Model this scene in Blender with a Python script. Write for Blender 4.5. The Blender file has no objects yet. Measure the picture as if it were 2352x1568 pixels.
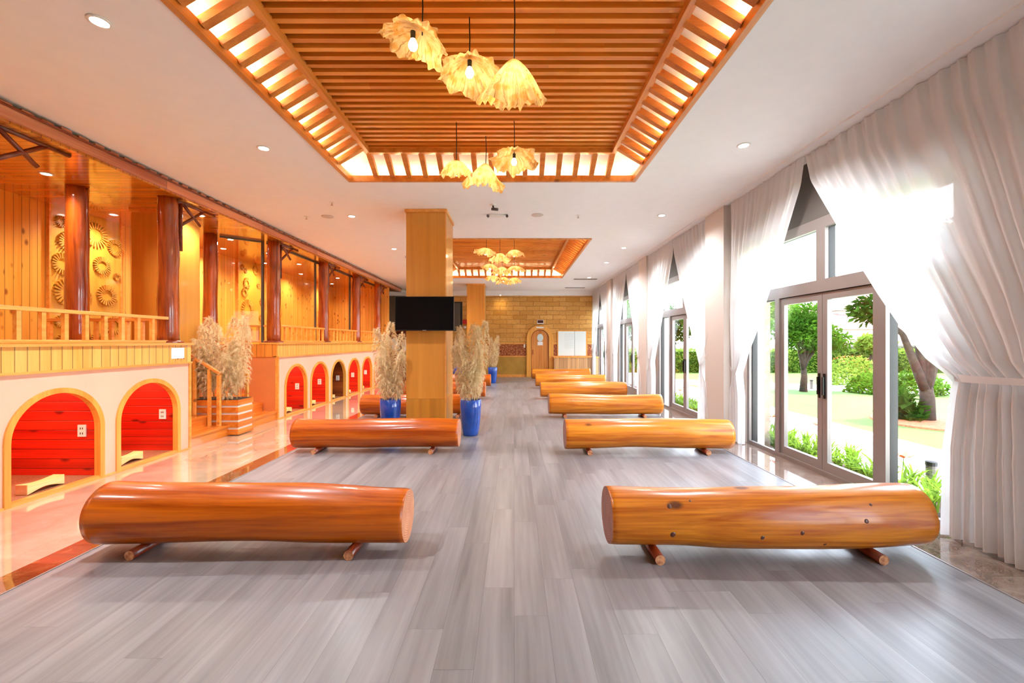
import bpy, bmesh, math, random
from mathutils import Vector, Matrix, noise as mn
from math import sin, cos, pi, radians, sqrt, exp
R = random.Random(7)
SC = bpy.context.scene
COL = SC.collection

# ------------------------------------------------------------------ helpers
def s2l(v):
    v /= 255.0
    return v/12.92 if v <= 0.04045 else ((v+0.055)/1.055)**2.4
def C(r, g, b): return (s2l(r), s2l(g), s2l(b), 1.0)

class MB:
    """collects faces, links them as one mesh object"""
    def __init__(s): s.v = []; s.f = []; s.m = []; s.sm = []; s.mat = 0; s.smooth = False
    def face(s, idx): s.f.append(idx); s.m.append(s.mat); s.sm.append(s.smooth)
    def add(s, vs, fs):
        o = len(s.v); s.v += [tuple(p) for p in vs]
        for f in fs: s.face(tuple(i+o for i in f))
        return s
    def box(s, x0, x1, y0, y1, z0, z1):
        vs = [(x0,y0,z0),(x1,y0,z0),(x1,y1,z0),(x0,y1,z0),(x0,y0,z1),(x1,y0,z1),(x1,y1,z1),(x0,y1,z1)]
        return s.add(vs, [(0,3,2,1),(4,5,6,7),(0,1,5,4),(1,2,6,5),(2,3,7,6),(3,0,4,7)])
    def bar(s, a, b, w, h, up=(0,0,1)):
        a = Vector(a); b = Vector(b); d = (b-a).normalized(); up = Vector(up)
        if abs(d.dot(up)) > .98: up = Vector((0,1,0))
        sd = d.cross(up).normalized()*w/2; u = sd.cross(d).normalized()*h/2
        vs = [a-sd-u, a+sd-u, a+sd+u, a-sd+u, b-sd-u, b+sd-u, b+sd+u, b-sd+u]
        return s.add(vs, [(0,1,2,3),(7,6,5,4),(4,5,1,0),(5,6,2,1),(6,7,3,2),(7,4,0,3)])
    def tube(s, pts, rad, n=12, cap=True):
        pts = [Vector(p) for p in pts]
        if not hasattr(rad, '__len__'): rad = [rad]*len(pts)
        o = len(s.v); pu = None
        for i, p in enumerate(pts):
            d = (pts[min(i+1, len(pts)-1)]-pts[max(i-1, 0)]).normalized()
            ref = pu if pu is not None else (Vector((1,0,0)) if abs(d.z) > .9 else Vector((0,0,1)))
            u = (ref-d*ref.dot(d)).normalized(); pu = u; w = d.cross(u)
            for k in range(n):
                a = 2*pi*k/n; s.v.append(tuple(p+(u*cos(a)+w*sin(a))*rad[i]))
        for i in range(len(pts)-1):
            for k in range(n):
                a = o+i*n+k; b = o+i*n+(k+1) % n
                s.face((a, b, b+n, a+n))
        if cap:
            s.face(tuple(o+k for k in reversed(range(n)))); e = o+(len(pts)-1)*n
            s.face(tuple(e+k for k in range(n)))
        return s
    def lathe(s, c, prof, n=32):
        o = len(s.v)
        for r, z in prof:
            for k in range(n):
                a = 2*pi*k/n; s.v.append((c[0]+r*cos(a), c[1]+r*sin(a), c[2]+z))
        for i in range(len(prof)-1):
            for k in range(n):
                a = o+i*n+k; b = o+i*n+(k+1) % n
                s.face((a, b, b+n, a+n))
        s.face(tuple(o+k for k in reversed(range(n)))); e = o+(len(prof)-1)*n
        s.face(tuple(e+k for k in range(n)))
        return s
    def grid(s, P):
        o = len(s.v); h = len(P); w = len(P[0])
        for row in P: s.v += [tuple(p) for p in row]
        for j in range(h-1):
            for i in range(w-1):
                a = o+j*w+i; s.face((a, a+1, a+w+1, a+w))
        return s
    def build(s, name, mats, parent=None, origin=(0,0,0), bevel=0):
        me = bpy.data.meshes.new(name); ox, oy, oz = origin
        me.from_pydata([(x-ox, y-oy, z-oz) for x, y, z in s.v], [], s.f)
        mats = mats if isinstance(mats, (list, tuple)) else [mats]
        for m in mats: me.materials.append(m)
        me.polygons.foreach_set('material_index', s.m); me.polygons.foreach_set('use_smooth', s.sm)
        if len(s.f) < 3000:
            bm = bmesh.new(); bm.from_mesh(me); bmesh.ops.recalc_face_normals(bm, faces=bm.faces); bm.to_mesh(me); bm.free()
        me.update()
        o = bpy.data.objects.new(name, me); COL.objects.link(o); o.location = origin
        if parent is not None:
            o.parent = parent; o.location = Vector(origin)-WL(parent)
        if bevel:
            b = o.modifiers.new('edge', 'BEVEL'); b.width = bevel; b.segments = 2; b.limit_method = 'ANGLE'
        return o
def WL(o):
    v = Vector(o.location); p = o.parent
    while p is not None: v += Vector(p.location); p = p.parent
    return v
def tag(o, label, cat=None, group=None, kind=None):
    o['label'] = label
    if cat: o['category'] = cat
    if group: o['group'] = group
    if kind: o['kind'] = kind
    return o
def thing(name, loc, label, cat, group=None, kind=None):
    o = bpy.data.objects.new(name, None); COL.objects.link(o); o.location = loc; o.empty_display_size = .1
    return tag(o, label, cat, group, kind)
def struct(mb, name, mat, label, cat, parent=None, bevel=0):
    o = mb.build(name, mat, parent, bevel=bevel)
    if parent is None: tag(o, label, cat, kind='structure')
    return o
def dup(root, loc, rz=None, label=None, group=None, scale=None):
    def rec(o, par):
        c = o.copy(); COL.objects.link(c); c.parent = par
        for ch in [k for k in bpy.data.objects if k.parent == o]: rec(ch, c)
        return c
    r = rec(root, root.parent); r.location = loc
    if rz is not None: r.rotation_euler = (0, 0, rz)
    if label: r['label'] = label
    if group: r['group'] = group
    if scale: r.scale = (scale,)*3
    return r

# ------------------------------------------------------------------ materials
class NT:
    def __init__(s, name):
        s.m = bpy.data.materials.new(name); s.m.use_nodes = True; s.t = s.m.node_tree
        s.t.nodes.clear(); s.out = s.t.nodes.new('ShaderNodeOutputMaterial')
        s.b = s.t.nodes.new('ShaderNodeBsdfPrincipled'); s.l(s.b.outputs[0], s.out.inputs[0])
    def l(s, a, b): s.t.links.new(a, b)
    def put(s, inp, v):
        if v is None: return
        if isinstance(v, bpy.types.NodeSocket): s.l(v, inp)
        else: inp.default_value = v
    def n(s, typ, ins=(), **kw):
        nd = s.t.nodes.new('ShaderNode'+typ)
        for k, v in kw.items(): setattr(nd, k, v)
        for k, v in (ins.items() if isinstance(ins, dict) else enumerate(ins)): s.put(nd.inputs[k], v)
        return nd
    def mt(s, op, a, b=None, c=None): return s.n('Math', (a, b, c) if c is not None else (a, b), operation=op).outputs[0]
    def mix(s, f, a, b, mode='MIX'):
        nd = s.n('Mix', data_type='RGBA', blend_type=mode)
        s.put(nd.inputs[0], f); s.put(nd.inputs[6], a); s.put(nd.inputs[7], b); return nd.outputs[2]
    def ramp(s, f, stops, interp='LINEAR'):
        nd = s.n('ValToRGB', (f,)); cr = nd.color_ramp; cr.interpolation = interp
        while len(cr.elements) < len(stops): cr.elements.new(.5)
        for e, (p, c) in zip(cr.elements, stops):
            e.position = p; e.color = c if len(c) == 4 else (*c, 1)
        return nd.outputs[0]
    def sm(s, v, a, b):   # smoothstep 0..1 between a and b
        nd = s.n('MapRange', (v, a, b, 0.0, 1.0), interpolation_type='SMOOTHSTEP', clamp=True); return nd.outputs[0]
    def xyz(s, rnd=False):
        co = s.n('TexCoord').outputs['Object']
        if rnd:
            r = s.n('ObjectInfo').outputs['Random']
            off = s.n('CombineXYZ', (s.mt('MULTIPLY', r, 13.7), s.mt('MULTIPLY', r, 7.3), s.mt('MULTIPLY', r, 3.9))).outputs[0]
            s.raw = s.n('SeparateXYZ', (co,)).outputs
            co = s.n('VectorMath', (co, off), operation='ADD').outputs[0]
        sp = s.n('SeparateXYZ', (co,)); return sp.outputs
    def vec(s, x, y, z): return s.n('CombineXYZ', (x, y, z)).outputs[0]
    def noise(s, v, sc, det=3, dist=0.0, rough=.5):
        nd = s.n('TexNoise'); s.put(nd.inputs['Vector'], v); nd.inputs['Scale'].default_value = sc
        nd.inputs['Detail'].default_value = det; nd.inputs['Distortion'].default_value = dist; nd.inputs['Roughness'].default_value = rough
        return nd.outputs['Fac']
    def bump(s, h, st=.3, d=.01):
        nd = s.n('Bump'); s.put(nd.inputs['Height'], h); nd.inputs['Strength'].default_value = st; nd.inputs['Distance'].default_value = d
        s.l(nd.outputs[0], s.b.inputs['Normal'])
    def fin(s, col, rough=.5, coat=0, spec=.5, metal=0, crough=.08):
        s.put(s.b.inputs['Base Color'], col); s.put(s.b.inputs['Roughness'], rough)
        s.b.inputs['Coat Weight'].default_value = coat; s.b.inputs['Coat Roughness'].default_value = crough
        s.b.inputs['Specular IOR Level'].default_value = spec; s.b.inputs['Metallic'].default_value = metal
        return s.m

def wood(name, light, dark, axis='x', sc=9, rough=.4, coat=0, knots=0, plank=None, rnd=True, contrast=1.0, gap=None, crough=.08, knotcol=None, streak=.05, dist=.8, fine=.3, ks=1.0):
    """plank = (axis across the boards, board width, board length or None, tone variation)"""
    N = NT(name); X = N.xyz(rnd); ax = 'xyz'.index(axis); X = [X[0], X[1], X[2]]
    tone = None; gapm = None
    if plank:
        pa = 'xyz'.index(plank[0]); q = N.mt('DIVIDE', X[pa], plank[1]); idx = N.mt('FLOOR', q); fr = N.mt('FRACT', q)
        w1 = N.n('TexWhiteNoise', noise_dimensions='1D'); N.put(w1.inputs['W'], idx); r1 = w1.outputs[0]
        g = N.mt('MINIMUM', fr, N.mt('SUBTRACT', 1.0, fr)); gw = (gap or .003)/plank[1]
        gapm = N.mt('SUBTRACT', 1.0, N.sm(g, gw*.5, gw*1.3))
        if plank[2]:
            q2 = N.mt('ADD', N.mt('DIVIDE', X[ax], plank[2]), N.mt('MULTIPLY', r1, 5.3)); i2 = N.mt('FLOOR', q2); f2 = N.mt('FRACT', q2)
            w2 = N.n('TexWhiteNoise', noise_dimensions='2D'); N.put(w2.inputs['Vector'], N.vec(idx, i2, 0.0)); r1 = w2.outputs[0]
            g2 = N.mt('MINIMUM', f2, N.mt('SUBTRACT', 1.0, f2)); gw2 = (gap or .003)/plank[2]
            gapm = N.mt('MAXIMUM', gapm, N.mt('SUBTRACT', 1.0, N.sm(g2, gw2*.4, gw2*1.2)))
        tone = r1
        X[(ax+1) % 3] = N.mt('ADD', X[(ax+1) % 3], N.mt('MULTIPLY', r1, 9.1))
    V = [X[0], X[1], X[2]]; V[ax] = N.mt('MULTIPLY', X[ax], streak)
    v = N.vec(*V)
    n1 = N.noise(v, sc, 4, dist); V2 = list(X); V2[ax] = N.mt('MULTIPLY', X[ax], streak*.6)
    n2 = N.noise(N.vec(*V2), sc*7, 3, .2)
    f = N.mt('ADD', N.mt('MULTIPLY', n1, .75), N.mt('MULTIPLY', n2, fine))
    c = .16/contrast
    col = N.ramp(f, [(max(0, .375+fine/2-c), dark), (min(1, .375+fine/2+c), light)])
    if tone is not None:
        k = N.mt('ADD', 1-plank[3], N.mt('MULTIPLY', tone, 2*plank[3]))
        col = N.mix(1.0, col, N.vec(k, k, k), 'MULTIPLY')
    if knots:
        V3 = list(X); V3[ax] = N.mt('MULTIPLY', X[ax], .55)
        vo = N.n('TexVoronoi'); N.put(vo.inputs['Vector'], N.vec(*V3)); vo.inputs['Scale'].default_value = knots
        km = N.mt('SUBTRACT', 1.0, N.sm(vo.outputs['Distance'], .045*ks, .13*ks))
        wn = N.n('TexWhiteNoise', noise_dimensions='3D'); N.put(wn.inputs['Vector'], vo.outputs['Color'])
        km = N.mt('MULTIPLY', km, N.mt('GREATER_THAN', wn.outputs[0], .35/ks**2))
        col = N.mix(N.mt('MULTIPLY', km, .85), col, knotcol or tuple(x*.25 for x in dark[:3])+(1,))
    h = f
    if gapm is not None:
        col = N.mix(N.mt('MULTIPLY', gapm, .8), col, tuple(x*.25 for x in dark[:3])+(1,))
        h = N.mt('SUBTRACT', N.mt('MULTIPLY', f, .15), gapm); N.bump(h, .5, .004)
    else: N.bump(N.mt('MULTIPLY', f, .4), .15, .004)
    return N.fin(col, rough, coat, crough=crough)

def plain(name, c, rough=.5, coat=0, metal=0, spec=.5, nz=0.0, nsc=6):
    N = NT(name); col = c
    if nz:
        X = N.xyz(); f = N.noise(N.vec(*X[:3]), nsc, 4)
        col = N.mix(N.sm(f, .3, .7), tuple(x*(1-nz) for x in c[:3])+(1,), tuple(min(1, x*(1+nz)) for x in c[:3])+(1,))
    return N.fin(col, rough, coat, spec, metal)
def emis(name, c, st):
    N = NT(name); N.b.inputs['Emission Color'].default_value = c; N.b.inputs['Emission Strength'].default_value = st
    return N.fin(c, .5)
def marble(name, base, vein, rough=.06, sc=3, tile=None, mort=None, pts=(.42, .62)):
    N = NT(name); X = N.xyz(); v = N.vec(*X[:3])
    f = N.noise(v, sc, 6, 1.6, .6); col = N.ramp(f, [(pts[0], base), (pts[1], vein)])
    f2 = N.noise(v, sc*5, 5, 2.5); col = N.mix(N.mt('MULTIPLY', N.sm(N.mt('ABSOLUTE', N.mt('SUBTRACT', f2, .5)), .03, .0), .5), col, vein)
    if tile:
        m = None
        for k, ax in enumerate((0, 1)):
            q = N.mt('FRACT', N.mt('DIVIDE', N.mt('ADD', X[ax], .27), tile)); g = N.mt('MINIMUM', q, N.mt('SUBTRACT', 1.0, q))
            mm = N.mt('SUBTRACT', 1.0, N.sm(g, .0015, .004)); m = mm if m is None else N.mt('MAXIMUM', m, mm)
        col = N.mix(m, col, mort)
    return N.fin(col, rough, 1.0 if tile else 0, .6, crough=.02)
def translucent(name, c, ct, k=.5, transp=0.0, nz=None):
    N = NT(name); N.t.nodes.remove(N.b)
    col = c; colt = ct
    if nz:
        X = N.xyz(True); f = N.noise(N.vec(*X[:3]), nz[0], 4, .5); fm = N.sm(f, .35, .7)
        col = N.mix(fm, c, nz[1]); colt = N.mix(fm, ct, nz[1])
    d = N.n('BsdfDiffuse', (col,)); t = N.n('BsdfTranslucent', (colt,)); mx = N.n('MixShader', (k, d.outputs[0], t.outputs[0]))
    o = mx.outputs[0]
    if transp:
        tr = N.n('BsdfTransparent'); m2 = N.n('MixShader', (transp, o, tr.outputs[0])); o = m2.outputs[0]
    N.l(o, N.out.inputs[0]); return N.m
def glass(name, tint=(1,1,1,1), refl=1.0, base=.04):
    N = NT(name); N.t.nodes.remove(N.b)
    bf = N.n('NewGeometry').outputs['Backfacing']; fr = N.n('Fresnel'); N.put(fr.inputs[0], N.mt('SUBTRACT', 1.5, N.mt('MULTIPLY', bf, .8333)))
    g = N.n('BsdfGlossy'); g.inputs['Roughness'].default_value = .01
    t = N.n('BsdfTransparent', (tint,)); f = N.mt('MULTIPLY', fr.outputs[0], refl)
    m = N.n('MixShader', (f, t.outputs[0], g.outputs[0])); N.l(m.outputs[0], N.out.inputs[0]); return N.m

M = {}
M['log'] = wood('log_varnish', C(234,146,40), C(180,88,10), 'x', 9, .38, .3, fine=.36, knots=3.2, contrast=1.15, knotcol=C(70,28,16), crough=.14, streak=.05, dist=1.6)
M['logred'] = wood('red_log_varnish', C(212,106,12), C(150,58,2), 'x', 8, .34, .4, fine=.4, contrast=1.1, crough=.1, streak=.05, knots=2, knotcol=C(110,36,8), dist=1.4)
def endgrain(name, light, dark):
    N = NT(name); X = N.xyz()
    r = N.mt('SQRT', N.mt('ADD', N.mt('POWER', X[1], 2.0), N.mt('POWER', X[2], 2.0)))
    w = N.noise(N.vec(*X[:3]), 9, 3); r = N.mt('ADD', r, N.mt('MULTIPLY', w, .04))
    f = N.mt('ADD', N.mt('MULTIPLY', N.mt('SINE', N.mt('MULTIPLY', r, 420.0)), .3), w)
    return N.fin(N.ramp(f, [(.25, dark), (.8, light)]), .45, .2)
M['end'] = endgrain('pale_end_grain', C(228,158,112), C(188,110,68))
M['endshade'] = endgrain('shaded_end_grain', C(165,92,60), C(112,58,38))  # window-side log ends, their shade put into the darker brown
M['foot'] = wood('foot_log_wood', C(165,62,22), C(96,30,12), 'y', 14, .35, .5, streak=.08)
def roundend(name, light, dark):
    N = NT(name); X = N.xyz(True); w = N.noise(N.vec(*X[:3]), 40, 3)
    return N.fin(N.ramp(w, [(.35, dark), (.65, light)]), .5)
M['footend'] = roundend('foot_end_grain', C(222,160,112), C(165,92,55))
M['post'] = wood('post_varnish', C(196,88,22), C(112,34,6), 'z', 6, .22, .9, knots=2.6, contrast=.9, streak=.12, dist=1.6, knotcol=C(80,18,6))
M['brace'] = wood('brace_wood', C(150,60,26), C(96,32,12), 'y', 12, .35, .4)
M['rail'] = wood('rail_pine', C(250,186,96), C(228,146,58), 'y', 12, .35, .3, knots=3.5, knotcol=C(140,70,20))
M['railx'] = wood('rail_pine_x', C(242,170,84), C(214,126,48), 'x', 12, .35, .3, knots=3.5, knotcol=C(140,70,20))
M['band'] = wood('pine_cladding', C(252,196,104), C(236,162,66), 'z', 8, .38, .3, plank=('y', .102, None, .07), rnd=False, gap=.0045)
M['bandx'] = wood('pine_cladding_x', C(232,150,60), C(205,112,34), 'z', 8, .38, .3, plank=('x', .15, None, .07), rnd=False, gap=.0045)
M['knotty'] = wood('knotty_pine', C(246,186,84), C(230,156,54), 'z', 7, .33, .4, knots=7, ks=1.9, plank=('y', .095, None, .08), rnd=False, gap=.004, knotcol=C(128,58,14))
M['knottyx'] = wood('knotty_pine_x', C(240,178,88), C(222,150,60), 'z', 7, .33, .4, knots=6, ks=1.6, plank=('x', .11, None, .08), rnd=False, gap=.004, knotcol=C(128,58,14))
M['soffit'] = wood('varnished_soffit', C(222,140,42), C(188,100,18), 'x', 5, .2, .9, plank=('y', .085, 2.6, .08), rnd=False, gap=.0035, crough=.05)
M['fascia'] = wood('fascia_wood', C(236,158,112), C(196,100,62), 'y', 9, .3, .5, plank=('z', .2, 2.1, .15), rnd=False)
M['gold'] = wood('gold_panel_wood', C(224,176,66), C(204,152,46), 'z', 5, .3, .5, rnd=False, contrast=.8)
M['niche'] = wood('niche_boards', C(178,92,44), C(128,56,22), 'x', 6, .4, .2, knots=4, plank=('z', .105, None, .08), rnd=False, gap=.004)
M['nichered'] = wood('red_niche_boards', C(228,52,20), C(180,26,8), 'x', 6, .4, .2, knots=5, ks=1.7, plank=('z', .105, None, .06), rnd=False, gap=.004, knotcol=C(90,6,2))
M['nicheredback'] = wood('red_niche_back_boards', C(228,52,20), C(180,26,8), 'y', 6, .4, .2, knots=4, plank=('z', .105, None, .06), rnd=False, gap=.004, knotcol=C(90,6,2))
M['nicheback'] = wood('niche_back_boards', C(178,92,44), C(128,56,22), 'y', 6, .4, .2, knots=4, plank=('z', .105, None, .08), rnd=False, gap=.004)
M['stepw'] = wood('stair_pine', C(236,146,56), C(206,104,28), 'y', 8, .25, .5, knots=3, rnd=True, knotcol=C(120,50,14))
M['trim'] = wood('trim_pine', C(246,178,88), C(224,142,54), 'y', 12, .35, .3)
M['coffer'] = wood('coffer_slat_pine', C(240,154,54), C(210,114,26), 'x', 6, .4, .15, knots=2.2, plank=('y', .104, 2.4, .1), rnd=False, gap=.0001, knotcol=C(110,50,14))
M['cofframe'] = wood('coffer_frame_pine', C(226,150,70), C(196,112,36), 'y', 9, .4, .2, knots=2)
M['rafter'] = wood('rafter_pine', C(224,140,54), C(192,104,30), 'x', 9, .4, .2)
M['column'] = wood('column_veneer', C(222,154,62), C(202,132,44), 'z', 7, .38, .25, rnd=False, contrast=.7, streak=.04)
M['columnlow'] = wood('column_base_veneer', C(206,142,50), C(178,112,32), 'z', 6, .38, .25, rnd=False, contrast=.8, plank=('x', .09, None, .08), gap=.0005)
M['floor'] = wood('grey_oak_planks', C(156,154,156), C(112,110,112), 'y', 5, .30, 0, plank=('x', .185, 1.22, .07), rnd=False, contrast=.75, gap=.0006, fine=.36, streak=.07)
M['tile'] = marble('beige_polished_tile', C(206,188,164), C(188,168,142), .04, 1.4, .8, C(190,160,130))
M['brown'] = marble('brown_marble', C(124,66,34), C(186,120,70), .07, 5, .6, C(80,40,20), pts=(.5, .8))
M['sill'] = marble('grey_brown_marble', C(122,98,84), C(176,158,146), .06, 3.5, .6, C(90,72,62), pts=(.45, .8))
M['white'] = plain('white_paint', C(247,246,245), .75, nz=.01)
M['pier'] = plain('cream_paint', C(216,205,196), .7)
M['plaster'] = plain('warm_lit_plaster', C(244,190,164), .65, nz=.02, nsc=3)  # white plaster, with the warm lamp light put into its peach colour
M['plasterside'] = plain('shaded_side_plaster', C(214,128,70), .6, nz=.02)  # shadow on the stair-facing walls is put into this orange-brown
M['brick'] = None
def brickmat():
    N = NT('tan_stone_bricks'); X = N.xyz(); v = N.vec(X[0], X[2], X[1])
    wv = N.noise(N.vec(*X[:3]), 3.0, 2)
    vv = N.vec(N.mt('ADD', X[0], N.mt('MULTIPLY', wv, .08)), N.mt('ADD', X[2], N.mt('MULTIPLY', wv, .09)), 0.0)
    b = N.n('TexBrick'); N.put(b.inputs['Vector'], vv)
    b.inputs['Color1'].default_value = C(228,174,94); b.inputs['Color2'].default_value = C(206,148,66); b.inputs['Mortar'].default_value = C(176,124,60)
    b.inputs['Scale'].default_value = 1.0; b.inputs['Mortar Size'].default_value = .012; b.inputs['Mortar Smooth'].default_value = .5
    b.inputs['Brick Width'].default_value = .56; b.inputs['Row Height'].default_value = .19
    n = N.noise(N.vec(*X[:3]), 14, 5); col = N.mix(N.mt('MULTIPLY', N.sm(n, .45, .75), .5), b.outputs['Color'], C(184,124,56))
    N.bump(N.mt('ADD', N.mt('MULTIPLY', b.outputs['Fac'], -1.0), N.mt('MULTIPLY', n, .8)), .6, .02)
    return N.fin(col, .75)
M['brick'] = brickmat()
def carvedmat():
    N = NT('carved_relief'); X = N.xyz(); vo = N.n('TexVoronoi'); N.put(vo.inputs['Vector'], N.vec(*X[:3])); vo.inputs['Scale'].default_value = 16
    f = vo.outputs['Distance']; N.bump(f, .8, .02)
    return N.fin(N.ramp(f, [(.1, C(204,130,70)), (.6, C(140,66,24))]), .5)
M['carved'] = carvedmat()
M['olive'] = plain('olive_panel', C(176,134,50), .45, nz=.12, nsc=3)
M['ribbed'] = wood('ribbed_counter', C(212,164,112), C(178,128,80), 'z', 7, .4, .1, plank=('x', .17, None, .14), rnd=False, gap=.006)
M['doorw'] = wood('door_boards', C(222,148,70), C(194,116,44), 'z', 6, .35, .3, plank=('x', .115, None, .06), rnd=False, gap=.003)
M['arch'] = wood('arch_casing', C(240,176,80), C(216,146,54), 'z', 9, .35, .3)
M['alu'] = plain('grey_aluminium', C(150,140,136), .4, metal=.3)
M['aludark'] = plain('dark_aluminium', C(92,84,80), .4, metal=.3)
M['black'] = plain('black_plastic', C(14,12,14), .3)
M['screen'] = plain('black_screen', C(5,4,6), .12, spec=.2)
M['tvback'] = plain('tv_back_grey', C(78,74,74), .35)
M['chrome'] = plain('chrome', C(200,200,205), .2, metal=1)
M['blue'] = plain('cobalt_glaze', C(12,70,166), .16, coat=.6, nz=.25, nsc=4)
M['soil'] = plain('soil', C(60,40,26), .9, nz=.3, nsc=30)
M['plume'] = translucent('pampas_plume', C(255,242,210), C(255,240,205), .5, nz=(6, C(234,208,162)))
M['stem'] = plain('dry_stem', C(206,168,110), .6)
M['curtain'] = translucent('sheer_curtain', C(252,251,251), C(252,252,253), .38, .04)
M['tie'] = translucent('tieback_sheer', C(236,232,230), C(240,238,238), .35)
def shademat():
    N = NT('lotus_leaf_shade'); N.t.nodes.remove(N.b); X = N.xyz()
    ang = N.mt('ARCTAN2', X[1], X[0]); r = N.mt('SQRT', N.mt('ADD', N.mt('POWER', X[0], 2.0), N.mt('POWER', X[1], 2.0)))
    n = N.noise(N.vec(*X[:3]), 14, 5); v = N.mt('ABSOLUTE', N.mt('SINE', N.mt('ADD', N.mt('MULTIPLY', ang, 11.0), N.mt('MULTIPLY', n, 5.0))))
    vein = N.mt('SUBTRACT', 1.0, N.sm(v, .0, .22)); f = N.noise(N.vec(ang, N.mt('MULTIPLY', r, 2.0), 0.0), 6, 4, .8)
    a = N.mix(N.sm(n, .42, .66), C(250,222,164), C(234,180,98)); a = N.mix(N.mt('MULTIPLY', vein, .5), a, C(206,140,66)); a = N.mix(N.mt('MULTIPLY', N.sm(f, .52, .72), .45), a, C(224,160,84))
    bp = N.n('Bump'); N.put(bp.inputs['Height'], N.mt('ADD', vein, n)); bp.inputs['Strength'].default_value = .8; bp.inputs['Distance'].default_value = .01
    d = N.n('BsdfDiffuse', (a,)); t = N.n('BsdfTranslucent', (a,)); N.l(bp.outputs[0], d.inputs['Normal']); N.l(bp.outputs[0], t.inputs['Normal'])
    m = N.n('MixShader', (.55, d.outputs[0], t.outputs[0])); N.l(m.outputs[0], N.out.inputs[0]); return N.m
M['shade'] = shademat()
M['bulb'] = emis('warm_bulb', (1, .84, .55, 1), 14)
M['led'] = emis('downlight_lens', (1, .95, .86, 1), 30)
M['ledstrip'] = emis('white_led_strip', (1, .97, .92, 1), 1.6)
M['grass'] = None
def grassmat():
    N = NT('mown_grass'); X = N.xyz(); v = N.vec(*X[:3])
    f = N.noise(v, .6, 4); g = N.noise(v, 30, 3)
    col = N.ramp(N.mt('ADD', N.mt('MULTIPLY', f, .6), N.mt('MULTIPLY', g, .4)), [(.35, C(60,88,18)), (.65, C(82,106,30))])
    return N.fin(col, .9)
M['grass'] = grassmat()
M['path'] = plain('pale_paving', C(236,232,224), .8, nz=.03)
M['shaded_bark'] = plain('shaded_bark', C(56,42,32), .9, nz=.3, nsc=12)  # bark colour darkened to carry the shade on the trunks
def leafm(name, a, b): return translucent(name, a, tuple(min(1, x*1.5) for x in a[:3])+(1,), .4, nz=(1.5, b))
M['leaf'] = leafm('green_leaves', C(74,108,30), C(40,70,18))
M['leafdk'] = leafm('dark_leaves', C(52,82,26), C(28,52,14))
M['leafy'] = leafm('pale_leaves', C(108,128,48), C(76,102,34))
M['lily'] = leafm('lily_blades', C(112,142,44), C(74,108,32))
M['orange'] = plain('orange_petal', C(220,90,24), .6)
M['rooft'] = plain('pink_roof_tile', C(150,104,98), .8, nz=.08, nsc=2)
M['housew'] = plain('white_render', C(196,192,186), .8)
M['dark'] = plain('dark_glass', C(50,44,40), .2)
M['greywall'] = plain('taupe_paint', C(120,98,80), .7)
M['glass'] = glass('window_glass', (.97,.98,.98,1), .8)
M['glassin'] = glass('partition_glass', (.95,.93,.88,1), .16)
M['mirror'] = plain('board_glass', C(226,236,234), .08, coat=.5)
M['paper'] = plain('white_paper', C(240,240,244), .6)
M['whitep'] = plain('white_plastic', C(240,238,232), .4)
M['red'] = plain('red_paint', C(200,30,24), .4)
M['creamwood'] = wood('pillow_pine', C(255,226,160), C(244,200,120), 'y', 12, .5, 0, knots=3)
M['extbrick'] = plain('exterior_brick', C(150,122,100), .8, nz=.25, nsc=12)
M['cork'] = plain('tatami_mat', C(156,104,70), .85, nz=.2, nsc=60)
M['graywin'] = plain('fitting_and_shade_grey', C(104,98,92), .7)  # grey of small fittings, and of the shade painted on the lintel
M['golddk'] = plain('carving_wood', C(206,150,56), .5)
M['gasket'] = plain('shaded_gasket', C(44,40,38), .5)  # dark gasket, its colour also holding shade on the outer frame profile
for k_ in ('log', 'logred'):
    b_ = [n for n in M[k_].node_tree.nodes if n.type == 'BSDF_PRINCIPLED'][0]
    b_.inputs['Specular IOR Level'].default_value = .3; b_.inputs['Coat Weight'].default_value = .3; b_.inputs['Roughness'].default_value = .3
# ------------------------------------------------------------------ light levels
PW1 = 205; PW2 = 90; SKY = 8.5; SUN = 9.0; COVE = 2.6; EXPO = .66; NFILL = 10; BULB = 2.1
# ------------------------------------------------------------------ room shell
ZC = 3.63; YB = -2.6; YF = 18.06
COF = [(-2.19, 1.606, .26, 5.66), (-2.19, 1.606, 8.81, 14.21)]
def fl(x0, x1, y0, y1, z=0, th=.12): return MB().box(x0, x1, y0, y1, z-th, z)
struct(fl(-3.04, 2.92, YB, YF), 'floor', M['floor'], 'grey wood plank floor running down the middle of the hall', 'floor')
struct(fl(-9, -3.27, YB, YF), 'floor_tile', M['tile'], 'polished beige tile walkway in front of the arched niches', 'floor')
struct(fl(-3.27, -3.045, YB, YF), 'floor_border', M['brown'], 'brown marble border strip between beige tile and grey planks', 'floor')
struct(MB().box(-3.047, -3.035, YB, YF, -.01, .004), 'trim_1', M['alu'], 'thin metal trim between marble strip and grey planks', 'trim')
struct(fl(2.93, 3.62, YB, YF), 'floor_sill', M['sill'], 'polished brown marble strip under the window curtains', 'floor')
struct(MB().box(2.915, 2.93, YB, YF, -.01, .004), 'trim_2', M['alu'], 'thin metal trim between grey planks and window marble', 'trim')
cm = MB(); x0, x1 = -9, 4.0
ys = [YB, .26, 5.66, 8.81, 14.21, YF+.2]
for i in range(5):
    if i % 2 == 0: cm.box(x0, x1, ys[i], ys[i+1], ZC, ZC+.12)
    else: cm.box(x0, -2.19, ys[i], ys[i+1], ZC, ZC+.12); cm.box(1.606, x1, ys[i], ys[i+1], ZC, ZC+.12)
struct(cm, 'ceiling', M['white'], 'smooth white ceiling around the two timber coffers', 'ceiling')
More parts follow.
